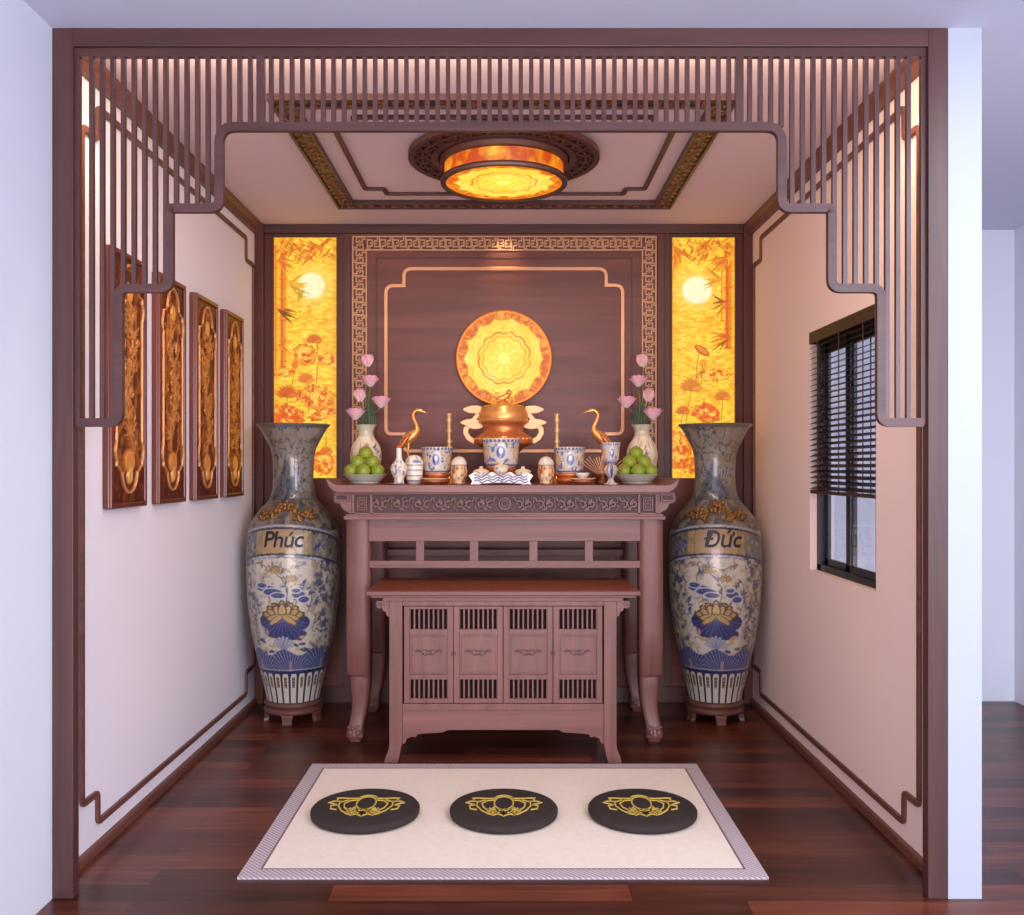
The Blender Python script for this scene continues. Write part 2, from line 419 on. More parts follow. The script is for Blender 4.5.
# back wall wood panelling
def bz(py): return wz(py, 5.40)
def bx_(px): return wx(px, 5.40)
pz0, pz1 = bz(478), bz(237.5)
lx0, lx1, rx0, rx1 = bx_(274), bx_(336.7), bx_(672), bx_(734.6)
mb = MB().box(bx_(343), bx_(665), 5.400, YB, 0, ZC)
mb.box(lx0, lx1, 5.404, YB, 0, pz0).box(rx0, rx1, 5.404, YB, 0, pz0)
struct(mb.build('trim_11', M['back_x']), 'dark reddish wood panelling behind the altar', 'panelling')
mb = MB()
mb.box(XL, lx0, 5.397, YB, 0, ZC).box(lx1, bx_(343.2), 5.397, YB, 0, ZC).box(bx_(664.8), rx0, 5.397, YB, 0, ZC).box(rx1, XR, 5.397, YB, 0, ZC)
mb.box(bx_(344), bx_(351), 5.390, 5.402, 0, ZC-0.07).box(bx_(657.5), bx_(664), 5.390, 5.402, 0, ZC-0.07)
mb.box(lx0-0.012, lx0, 5.388, 5.40, pz0-.01, pz1+.01).box(lx1, lx1+0.012, 5.388, 5.40, pz0-.01, pz1+.01)
mb.box(rx0-0.012, rx0, 5.388, 5.40, pz0-.01, pz1+.01).box(rx1, rx1+0.012, 5.388, 5.40, pz0-.01, pz1+.01)
mb.box(XL, XL+0.05, 5.36, 5.40, 0, ZC).box(XR-0.05, XR, 5.36, 5.40, 0, ZC)
struct(mb.build('trim_12', M['back_z'], bevel=0.0015), 'dark upright wood stiles on the back wall', 'panelling')
mb = MB().box(XL+.05, XR-.05, 5.375, 5.399, ZC-0.05, ZC).box(lx0, lx1, 5.39, 5.42, pz1, ZC-0.05).box(rx0, rx1, 5.39, 5.42, pz1, ZC-0.05)
mb.box(XL+.05, XR-.05, 5.385, 5.397, 0, 0.09)
struct(mb.build('trim_13', M['frame_x'], bevel=0.002), 'dark wood head rail and base rail of the back wall', 'panelling')
fB = lambda u, v, d: (u, d, v)
# thin inner groove frame
mb = MB(); gx0, gx1, gz1 = bx_(376.5), bx_(632), bz(258)
mb.ribbon([(gx0, 0.9), (gx0, gz1), (gx1, gz1), (gx1, 0.9)], 0.008, fB, 5.394, 5.400)
struct(mb.build('trim_14', M['back_z']), 'thin dark wood bead inside the gold fret border', 'moulding')
# gold notched line
mb = MB()
gl = [(386, 434), (404, 434), (404, 451), (606, 451), (606, 434), (622.5, 434), (622.5, 285.5), (606, 285.5), (606, 269), (404, 269), (404, 286), (386, 286)]
gp = [(bx_(a), bz(b)) for a, b in gl]
rr = [.035, 0, .035, .035, 0, .035, .045, 0, .045, .045, 0, .045]
mb.ribbon(fillet(gp, rr, True, 6), 0.0215, fB, 5.388, 5.400, True)
struct(mb.build('trim_15', M['gold'], bevel=0.003), 'pale gold notched moulding line framing the glowing disc', 'moulding')
# fret border: repeated interlocking hooks between two gold lines
def fret_unit(mb, cx, cz, s, flip):
    w = s*0.105
    A = [[(-.5, -.5), (-.5, .28), (-.1, .28), (-.1, .02), (-.3, .02)], [(.5, .5), (.5, -.28), (.1, -.28), (.1, -.02), (.3, -.02)],
         [(-.34, -.5), (-.34, -.22), (-.1, -.22), (-.1, .02)], [(.34, .5), (.34, .22), (.1, .22), (.1, -.02)], [(-.1, 0), (.1, 0)]]
    for pl in A:
        q = [(cx+(v if flip else u)*s, cz+(u if flip else v)*s*(1 if not flip else 1)) for u, v in pl]
        mb.ribbon(q, w, fB, 5.391, 5.400)
fx0, fx1, fzt = bx_(352.6), bx_(656.2), bz(236.4)
bw = 0.083; mb = MB()
nu_ = 21; s = (fx1-fx0-2*bw)/nu_
for i in range(nu_): fret_unit(mb, fx0+bw+s*(i+.5), fzt-bw/2, s*0.92, False)
for sgn, xx in ((0, fx0), (1, fx1-bw)):
    for i in range(19): fret_unit(mb, xx+bw/2, fzt-bw/2-s*i, s*0.92, True)
zb = 1.05; e = 0.006
for ins, ww in ((e/2, e), (bw-e/2, e)):
    mb.ribbon([(fx0+ins, zb), (fx0+ins, fzt-ins), (fx1-ins, fzt-ins), (fx1-ins, zb)], ww*1.3, fB, 5.389, 5.400)
struct(mb.build('trim_16', M['gold_fret']), 'gold key-fret border around the wood panel', 'fret border')

# ceiling border and inner moulding
fC = lambda u, v, d: (u, v, d)
ox0, ox1, oy0, oy1 = -0.90, 0.862, 3.50, 4.985; W = 0.095
mb = MB(); mb.ribbon([(ox0+W/2, oy0+W/2), (ox1-W/2, oy0+W/2), (ox1-W/2, oy1-W/2), (ox0+W/2, oy1-W/2)], W, fC, ZC-0.014, ZC, True)
struct(mb.build('trim_17', M['frame_x']), 'dark wood band of the rectangular ceiling border', 'ceiling border')
mb = MB()
def scroll(mb, cx, cy, s, ph, zz):
    pts = []
    for k in range(13):
        t = k/12; a = ph+t*4.4; r = s*(1-t*.75); pts.append((cx+r*math.cos(a), cy+r*math.sin(a)))
    mb.ribbon(pts, s*0.32, fC, zz, zz+0.008)
zz = ZC-0.021
def band(x0, y0, x1, y1):
    L = math.hypot(x1-x0, y1-y0); n = int(L/0.058)
    for i in range(n):
        t = (i+.5)/n; cx = x0+(x1-x0)*t; cy = y0+(y1-y0)*t
        dx, dy = (x1-x0)/L, (y1-y0)/L; sg = 1 if i % 2 else -1
        scroll(mb, cx-dy*0.017*sg, cy+dx*0.017*sg, 0.021, i*2.1, zz)
        scroll(mb, cx+dy*0.02*sg, cy-dx*0.02*sg, 0.013, i*1.3+2, zz)
hw = W/2
band(ox0+W, oy0+hw, ox1-W, oy0+hw); band(ox0+W, oy1-hw, ox1-W, oy1-hw); band(ox0+hw, oy0, ox0+hw, oy1); band(ox1-hw, oy0, ox1-hw, oy1)
M['ceil_gold'] = plain('ceiling_gilding', (150, 98, 58), 0.5, 0.2, 0.3, 40)
struct(mb.build('trim_18', M['ceil_gold']), 'gold scroll carving on the ceiling border', 'ceiling border')
mb = MB()
for a in (0.006, W-0.006):
    mb.ribbon([(ox0+a, oy0+a), (ox1-a, oy0+a), (ox1-a, oy1-a), (ox0+a, oy1-a)], 0.012, fC, ZC-0.024, ZC-0.013, True)
struct(mb.build('trim_19', M['frame_x']), 'dark raised edges of the ceiling border', 'ceiling border')
ix0, ix1, iy0, iy1, nx, ny = -0.71, 0.68, 3.72, 4.76, 0.095, 0.085
pts = [(ix0, iy0+ny), (ix0+nx, iy0+ny), (ix0+nx, iy0), (ix1-nx, iy0), (ix1-nx, iy0+ny), (ix1, iy0+ny),
       (ix1, iy1-ny), (ix1-nx, iy1-ny), (ix1-nx, iy1), (ix0+nx, iy1), (ix0+nx, iy1-ny), (ix0, iy1-ny)]
struct(MB().ribbon(fillet(pts, .018, True, 4), 0.022, fC, ZC-0.014, ZC, True).build('trim_20', M['frame_x'], bevel=0.002),
       'thin dark notched moulding inside the ceiling border', 'moulding')

# ------------------------------------------------------------------ window
w1 = thing('window_1', 'dark metal sliding window in the right wall', 'window', (1.45, (WY0+WY1)/2, WZ0), kind='structure')
mb = MB(); xa, xb = 1.427, 1.472; fw = 0.055
mb.box(xa, xb, WY0, WY0+fw, WZ0, WZ1).box(xa, xb, WY1-fw, WY1, WZ0, WZ1)
mb.box(xa, xb, WY0, WY1, WZ0, WZ0+.03).box(xa, xb, WY0, WY1, WZ1-fw, WZ1)
mb.build('window_frame', M['alu'], w1, bevel=0.002)
ym = (WY0+WY1)/2
for a, b, xo in ((WY0+fw, ym+0.03, 0.0), (ym-0.03, WY1-fw, 0.012)):
    sb = MB(); s_ = 0.045; x_0, x_1 = xa+.006+xo, xa+.022+xo
    sb.box(x_0, x_1, a, a+s_, WZ0+.03, WZ1-fw).box(x_0, x_1, b-s_, b, WZ0+.03, WZ1-fw)
    sb.box(x_0, x_1, a, b, WZ0+.03, WZ0+.06).box(x_0, x_1, a, b, WZ1-fw-s_, WZ1-fw)
    so = sb.build('sash', M['alu'], w1, bevel=0.0015)
    MB().box(x_0+.007, x_0+.009, a+s_, b-s_, WZ0+.06, WZ1-fw-s_).build('pane', M['glass'], so)
bl = thing('venetian_blind', 'dark brown wooden slat blind half lowered over the window', 'blind', (1.40, ym, 1.24))
MB().box(1.390, 1.424, WY0+.002, WY1-.002, WZ1-0.05, WZ1+0.004).build('headrail', M['head'], bl, bevel=0.003)
mb = MB(); n = 27
for i in range(n):
    z = 1.255+(WZ1-0.065-1.255)*i/(n-1); t = 0.010
    mb.prism([(-.016, -t), (-.0145, -t-.003), (.016, t), (.0145, t+.003)], lambda u, v, d, z=z: (1.407+u, d, z+v*0.55), WY0+.006, WY1-.006)
mb.build('slats', M['blind'], bl)
MB().box(1.394, 1.420, WY0+.006, WY1-.006, 1.228, 1.243).build('bottom_rail', M['blind'], bl, bevel=0.002)
mb = MB()
for y in (WY0+.12, ym, WY1-.12):
    for xx in (1.3915, 1.4225): mb.box(xx-.001, xx+.001, y-.004, y+.004, 1.24, WZ1-0.05)
mb.build('ladder_cord', M['blind'], bl)

# ------------------------------------------------------------------ lattice screen
DS = 2.955
def sx(px): return wx(px, DS)
def sz(py): return wz(py, DS)
scr = thing('lattice_screen', 'brown stepped lattice screen of upright slats hanging inside the entry frame', 'screen', (X0, DS, 1.48))
fS = lambda u, v, d: (u, d, v)
rail = [(76.5, 422.5), (119, 422.5), (119, 288.5), (169.5, 288.5), (169.5, 208.5), (219.5, 208.5), (219.5, 127.2), (781.5, 127.2),
        (781.5, 208.5), (831.5, 208.5), (831.5, 288.5), (880.5, 288.5), (880.5, 422.5), (923, 422.5)]
rp_ = [(sx(a), sz(b)) for a, b in rail]
rr = [0, .03, .03, .03, .012, .03, .05, .05, .03, .012, .03, .03, .03, 0]
MB().ribbon(fillet(rp_, rr, False, 6), 0.0275, fS, DS-0.010, DS+0.012).build('border_rail', M['frame_x'], scr, bevel=0.002)
mb = MB().box(-1.358, 1.312, DS-0.008, DS+0.012, sz(57.5), 2.662)
mb.build('top_rail', M['frame_x'], scr)
for a_, b_ in ((-1.358, sx(80.5)), (sx(920.3), 1.312)): MB().box(a_, b_, DS-0.006, DS+0.011, sz(424), sz(57.5)).build('side_stile', M['frame_z'], scr)
def rail_y(px):
    d = abs(px-500.3)
    if d > 381: return 422.5
    if d > 331: return 288.5
    if d > 281: return 208.5
    return 127.2
mb = MB(); pxs = [261+478*k/46 for k in range(1, 46)]+[261-10.56*k for k in range(1, 17)]+[739+10.56*k for k in range(1, 17)]
for px in pxs: mb.box(sx(px)-.0068, sx(px)+.0068, DS-.007, DS+.008, sz(rail_y(px)), sz(58)+.004)
for px in (261, 739): mb.box(sx(px)-.0125, sx(px)+.0125, DS-.009, DS+.009, sz(127), sz(58)+.004)
mb.build('slats', M['slat'], scr)

# ------------------------------------------------------------------ ceiling lamp
LY = 4.15; lampc = (X0+.002, LY)
lamp = thing('ceiling_lamp', 'round ceiling lamp with glowing amber drum and carved brown ring', 'lamp', (lampc[0], LY, ZC))
def ringpts(r, n=64, a0=0): return [(lampc[0]+r*math.cos(a0+2*PI*k/n), LY+r*math.sin(a0+2*PI*k/n)) for k in range(n)]
mb = MB()
for r, w in ((0.408, .026), (0.305, .03), (0.36, .010)): mb.ribbon(ringpts(r), w, fC, ZC-0.038, ZC-0.016, True)
for k in range(28):
    a = 2*PI*k/28
    for (ra, rb, da) in ((.32, .40, .16), (.40, .32, .16)):
        pts = [(lampc[0]+(ra+(rb-ra)*t)*math.cos(a+da*t*1.2), LY+(ra+(rb-ra)*t)*math.sin(a+da*t*1.2)) for t in (0, .25, .5, .75, 1)]
        mb.ribbon(pts, .011, fC, ZC-0.036, ZC-0.018)
mb.lathe([(0.07, ZC), (0.07, ZC-.05)], lampc[0], LY, 24)
mb.lathe([(0.30, ZC-.03), (0.283, ZC-.03), (0.283, ZC-.06), (0.27, ZC-.062)], lampc[0], LY, 64)
mb.build('mount_ring', M['frame_x'], lamp)
zb0, zt0 = 2.600, 2.708
def drum_paint(th, z, r):
    p = Paint(th, z*1000, (236, 132, 24)); n = fbm(th/9, z*22, 11, 4)
    p.put((n-.45)*5, (206, 74, 14)); p.put((.40-n)*6, (252, 190, 60)); n2 = np.abs(fbm(th/12+30, z*14, 19, 3)-.5)
    p.put((.03-n2)*20, (190, 60, 10)); return p.C
mbp, U, V = grid_mesh(260, 16, lambda U, V: (lampc[0]+.262*np.cos(U*2*PI), LY+.262*np.sin(U*2*PI), zb0+.008+V*(zt0-zb0)))
mbp.build('lamp_shade', M['emit_lamp'], lamp, smooth=True, col=drum_paint(U*360, V*.1, None))

def medallion_colors(X, Y, seed=3):
    """X,Y in -1..1"""
    wob = fbm(X*5+30, Y*5+30, seed+2, 3)-.5; r = np.hypot(X, Y)*(1+wob*.12*(np.hypot(X, Y) < .9)); a = np.arctan2(Y, X)+wob*.14
    p = Paint(X, Y, (255, 232, 88)); n = fbm(X*4+9, Y*4+9, seed, 4)
    p.put((n-.42)*2.2, (250, 205, 52)); p.put((.5-n)*1.5, (255, 244, 140))
    for R, lobes, w, c in ((.53, 12, .035, (226, 120, 20)), (.44, 12, .03, (250, 176, 30)), (.62, 16, .015, (250, 200, 60)), (.72, 16, .015, (250, 206, 70))):
        rr_ = R+.045*np.abs(np.sin(a*lobes/2))-.02; p.put((w-np.abs(r-rr_))/w*1.4*(.5+n*.7), c)
    p.put((r > .5)*(fbm(X*9, Y*9, seed+21, 3)-.5)*3, (250, 206, 60)); p.put((.3-r)*5, (255, 250, 120)); p.put(np.abs(fbm(X*7+3, Y*7, seed+8, 3)-.5)*-30+.7, (246, 200, 40))
    for k in range(10):
        aa = k*2*PI/10; p.ring(.24*math.cos(aa), .24*math.sin(aa), .1, .1, .02, (252, 214, 40), .6)
    edge = .86-.07*np.abs(np.sin(a*7))**.7; q = np.clip((r-edge)*40, 0, 1); p.put(q, (244, 142, 28)); st_ = fbm(a*22+60, r*5, seed+15, 3); p.put(q*(st_-.5)*7, (214, 88, 14)); p.put(q*(.42-st_)*6, (255, 184, 70))
    n3 = fbm(a*6+20, r*9, seed+5, 3); p.put(q*(n3-.45)*6, (224, 100, 18)); p.put((.02-np.abs(r-edge))*50, (220, 120, 24))
    p.put((r-.95)*30, (250, 150, 50)); return p.C
def disc_mesh(R, nr, na, fn):
    mb = MB(); rs = np.linspace(0.001, R, nr); th = 2*PI*np.arange(na)/na
    RR, TH = np.meshgrid(rs, th, indexing='ij'); X = (RR*np.cos(TH)).ravel(); Y = (RR*np.sin(TH)).ravel()
    mb.v = [fn(a, b) for a, b in zip(X.tolist(), Y.tolist())]
    mb.f = [(i*na+k, i*na+(k+1) % na, (i+1)*na+(k+1) % na, (i+1)*na+k) for i in range(nr-1) for k in range(na)]
    return mb, X/R, Y/R
mbp, X, Y = disc_mesh(.262, 60, 200, lambda a, b: (lampc[0]+a, LY+b, zb0+.004))
mbp.build('diffuser', M['emit_lamp'], lamp, col=medallion_colors(X, Y, 8))
mb = MB().lathe([(.256, zb0-.004), (.279, zb0-.004), (.281, zb0+.006), (.276, zb0+.016), (.258, zb0+.016), (.256, zb0-.004)], lampc[0], LY, 80, cap=False)
mb.lathe([(.256, zt0-.012), (.274, zt0-.012), (.276, zt0+.01), (.256, zt0+.01), (.256, zt0-.012)], lampc[0], LY, 80, cap=False)
mb.build('rim_ring', M['frame_x'], lamp, smooth=True, auto=0.6)

# ------------------------------------------------------------------ glowing disc on the back wall
MR = 47.8*5.38/F; mcx, mcz = wx(504, 5.38), wz(358.5, 5.38)
md = thing('glowing_disc', 'round backlit amber disc with lotus rosette on the dark wood panel', 'wall lamp', (mcx, 5.38, mcz-MR))
mbp, X, Y = disc_mesh(MR*.985, 110, 300, lambda a, b: (mcx+a, 5.365, mcz+b))
mbp.build('disc_face', M['emit_panel'], md, col=medallion_colors(X, Y, 3))
mb = MB(); k0 = len(mb.v)
pr = [(MR*.985, 5.366), (MR*.985, 5.358), (MR, 5.358), (MR*1.005, 5.366), (MR*1.005, 5.40), (MR*.985, 5.40)]
vs = []; n = 96
for r, y in pr:
    for k in range(n): vs.append((mcx+r*math.cos(2*PI*k/n), y, mcz+r*math.sin(2*PI*k/n)))
mb.add(vs, [(i*n+k, i*n+(k+1) % n, (i+1)*n+(k+1) % n, (i+1)*n+k) for i in range(len(pr)-1) for k in range(n)])
gl_ = MB().add([(mcx+r*math.cos(2*PI*k/48), 5.3985, mcz+r*math.sin(2*PI*k/48)) for r in (.235, .262) for k in range(48)], [(k, (k+1) % 48, 48+(k+1) % 48, 48+k) for k in range(48)])
mg, nt_, b_ = mat_base('amber_backlight'); b_.inputs['Emission Color'].default_value = lin((255, 120, 30)); b_.inputs['Emission Strength'].default_value = 5.0
gl_.build('backlight', mg, md, recalc=False)
mb.build('rim', plain('disc_rim', (214, 116, 40), .4, .3), md, smooth=True)

# ------------------------------------------------------------------ backlit pictures left and right (coordinates are drawing units)
def amber_base(X, Y, seed):
    p = Paint(X, Y, (254, 212, 58)); n = fbm(X/18, Y/5, seed, 5); p.put((n-.5)*4.5, (250, 170, 30)); p.put((.46-n)*4, (255, 232, 96)); w_ = np.abs(fbm(X/40+3, Y/9, seed+4, 4)-.5); p.put((.02-w_)*22, (236, 158, 26))
    n2 = fbm(X/30+4, Y/30, seed+9, 3); p.put((n2-.55)*3, (250, 168, 40)); return p
def veins(p, seed, amt=1.0):
    n = np.abs(fbm(p.X/22, p.Y/12, seed, 4)-.5); p.put((.018-n)*22*amt, (240, 140, 30))
def bamboo(p, x, y0, y1, w, c):
    y = y0; k = 0
    while y < y1:
        y2 = min(y+75, y1); p.line([(x+(k % 2), y), (x+(k % 2), y2-3)], w, c, .85); p.line([(x-w*.15, y), (x-w*.15, y2-3)], w*.35, (222, 84, 16), .8)
        p.line([(x-w*.6, y2), (x+w*.6, y2)], 4, (206, 84, 20), .9); y = y2; k += 1
def spray(p, x, y, a0, a1, n, ln, cols, rnd):
    for k in range(n):
        a = a0+(a1-a0)*k/max(1, n-1)+rnd.uniform(-.1, .1); p.leaf(x+rnd.uniform(-6, 6), y+rnd.uniform(-5, 5), a, ln*rnd.uniform(.7, 1.15), rnd.uniform(6, 9), rnd.choice(cols), .9, rnd.uniform(-.2, .2))
OR = [(232, 112, 24), (240, 140, 34), (222, 92, 22), (214, 128, 30)]; DK = [(150, 84, 12), (190, 96, 16), (128, 72, 10)]
def pad(p, x, y, rx, ry, c, rot=0, seed=0):
    d_ = fbm(p.X/12+seed, p.Y/12, 40+seed, 3); dx = p.X-x; dy = p.Y-y; co, si = math.cos(rot), math.sin(rot)
    u = (dx*co+dy*si)/rx; v = (-dx*si+dy*co)/ry; d = np.sqrt(u*u+v*v)+(d_-.5)*.5
    p.put((1-d)*12, c); p.put((.05-np.abs(d-.97))*22, (204, 84, 16)); p.put((np.clip(1-d, 0, .4)*2.5)*(d_-.52)*9, (254, 204, 84)); p.put((np.clip(1-d, 0, .4)*2.5)*(.46-d_)*9, (226, 92, 20))
    for k in range(7):
        a = k*2*PI/7+seed; p.line([(x, y), (x+rx*.8*math.cos(a), y+ry*.8*math.sin(a))], 1.4, (214, 100, 20), .3)
def paint_left(X, Y):
    rnd = random.Random(3); p = amber_base(X, Y, 21); p.ell(188, 203, 95, 90, (255, 232, 120), .9, 1.0); p.ell(188, 203, 52, 52, (255, 250, 196), 1, .22)
    veins(p, 60, .8); bamboo(p, 84, 30, 500, 22, (240, 130, 30)); bamboo(p, 58, 60, 520, 9, (244, 160, 50))
    for k in range(105):
        x = rnd.uniform(55, 275); y = rnd.uniform(26, 95); p.leaf(x, y, rnd.choice([rnd.uniform(.4, 1.2), rnd.uniform(1.9, 2.7)]), rnd.uniform(24, 52), rnd.uniform(6, 10), rnd.choice(OR+[(250, 200, 60), (244, 170, 40)]), .75)
    spray(p, 70, 105, .1, 1.1, 6, 72, OR+DK[:1], rnd); spray(p, 66, 292, -.15, .95, 8, 72, OR[:2]+DK, rnd); spray(p, 142, 258, -1.5, -.6, 4, 55, [(226, 190, 50), (200, 150, 30)], rnd)
    spray(p, 66, 420, .2, 1.2, 4, 40, OR, rnd)
    pad(p, 165, 455, 44, 38, (246, 158, 44), .2, 1); pad(p, 245, 470, 30, 22, (248, 170, 52), 0, 2); pad(p, 85, 520, 42, 16, (248, 160, 40), 0, 3)
    pad(p, 205, 610, 70, 44, (248, 164, 48), .1, 4); pad(p, 232, 672, 60, 18, (240, 130, 34), -.3, 6); pad(p, 98, 676, 66, 40, (240, 112, 30), .15, 5)
    pad(p, 230, 850, 40, 44, (242, 134, 40), 0, 7); pad(p, 90, 800, 60, 50, (244, 150, 44), 0, 8)
    for a in ([(208, 412), (212, 480), (204, 560)], [(127, 492), (118, 560), (112, 610)], [(172, 548), (182, 600), (176, 670)], [(100, 600), (98, 650)], [(240, 700), (240, 800)]): p.line(a, 2.6, (176, 92, 20), .9)
    p.flower(197, 408, 30, (240, 132, 36), (196, 84, 18)); p.flower(168, 552, 32, (246, 150, 50), (210, 96, 22)); p.flower(98, 606, 40, (236, 116, 30), (190, 80, 16)); p.ell(127, 492, 13, 16, (238, 124, 30)); p.flower(240, 815, 26, (244, 140, 40), (200, 90, 20))
    spray(p, 110, 200, -.9, .9, 9, 70, [(240, 180, 40), (222, 150, 30)], rnd); e_ = np.clip(1-np.minimum(X-52, 278-X)/26, 0, 1); p.put(e_*.45, (240, 130, 24)); t_ = fbm(X/4, Y/4, 77, 2); p.C *= (.86+.28*t_)[:, None]; return p.C
def paint_right(X, Y):
    rnd = random.Random(9); p = amber_base(X, Y, 31); p.ell(118, 220, 100, 95, (255, 236, 120), .9, 1.0); p.ell(118, 220, 58, 54, (255, 252, 206), 1, .2)
    veins(p, 70, .8); bamboo(p, 232, 60, 430, 24, (236, 116, 28)); bamboo(p, 210, 150, 330, 7, (246, 170, 60))
    for k in range(105):
        x = rnd.uniform(30, 250); y = rnd.uniform(26, 95); p.leaf(x, y, rnd.choice([rnd.uniform(.5, 1.3), rnd.uniform(1.8, 2.7)]), rnd.uniform(24, 52), rnd.uniform(6, 10), rnd.choice(OR+[(250, 200, 60), (244, 170, 40)]), .75)
    spray(p, 40, 60, .5, 1.5, 5, 100, OR, rnd); spray(p, 225, 100, 1.9, 2.9, 7, 80, OR, rnd); spray(p, 225, 262, 2.4, 3.5, 6, 64, OR+DK[:1], rnd); spray(p, 240, 392, 2.3, 3.4, 8, 84, OR+DK[:1], rnd)
    pad(p, 180, 530, 60, 22, (252, 196, 70), 0, 9); pad(p, 152, 668, 54, 34, (238, 106, 40), .25, 1); pad(p, 46, 800, 50, 70, (242, 134, 40), 0, 2); pad(p, 92, 860, 40, 30, (240, 120, 34), 0, 4); pad(p, 245, 760, 50, 40, (244, 150, 44), 0, 5)
    for a in ([(126, 450), (118, 500), (116, 560)], [(140, 490), (134, 560)], [(98, 585), (84, 660), (78, 720)], [(212, 620), (206, 700)], [(68, 665), (60, 720)]): p.line(a, 2.6, (186, 104, 24), .9)
    p.ell(137, 440, 34, 15, (206, 92, 26), 1, .15, .6); p.ell(137, 438, 28, 9, (236, 140, 50), 1, .2, .6); p.ell(142, 488, 16, 18, (246, 160, 50))
    p.flower(98, 582, 42, (246, 156, 50), (204, 100, 24)); p.flower(212, 616, 32, (244, 148, 46), (204, 98, 24)); p.flower(68, 668, 28, (240, 130, 36), (200, 92, 20)); spray(p, 205, 180, 2.2, 3.9, 9, 70, [(240, 180, 40), (232, 140, 34)], rnd); e_ = np.clip(1-np.minimum(X-28, 255-X)/26, 0, 1); p.put(e_*.4, (244, 146, 30)); t_ = fbm(X/4, Y/4, 78, 2); p.C *= (.86+.28*t_)[:, None]; return p.C
for nm, xa_, xb_, z0_, fnc, lb in (('l', lx0, lx1, 52, paint_left, 'tall backlit amber picture of lotus and bamboo, left of the altar'), ('r', rx0, rx1, 28, paint_right, 'tall backlit amber picture of lotus and bamboo, right of the altar')):
    mbp, U, V = grid_mesh(170, 620, lambda U, V: (xa_+U*(xb_-xa_), 0*U+5.402, pz1-V*(pz1-pz0)))
    c = fnc(z0_+U*227, 28+V*877)
    o = mbp.build('backlit_picture', M['emit_panel'], col=c); tag(o, lb, 'light panel', 'pair of backlit lotus pictures')

# ------------------------------------------------------------------ carved wooden panels on the left wall
def cart_d(U, V):
    """signed distance-like field of the long lobed cartouche: u -1..1, v 0..1 bottom to top"""
    U = U*.82
    a = .66-np.abs(U); b1 = np.minimum((V-.15)*6, (.86-V)*6); main = np.minimum(a, b1)
    top = .40-np.hypot(U, (V-.86)/.115*.40); bot = .40-np.hypot(U, (V-.14)/.10*.40)
    mid = .72-np.hypot(U, (V-.80)/.09*.7)*1.0; mid2 = .72-np.hypot(U, (V-.21)/.1*.7)
    return np.maximum.reduce([main, top, bot, mid, mid2])
specs = [(3.348, 3.68, 'a', 1), (3.81, 4.127, 'b', 2), (4.26, 4.585, 'c', 3), (4.715, 5.024, 'd', 4)]
plabels = ['carved red-brown wall panel with gilded relief, nearest the entry', 'carved wall panel with gilded relief, second from the entry frame',
           'carved wall panel with gilded relief, third from the entry frame', 'carved wall panel with gilded relief, nearest the back wall and vase']
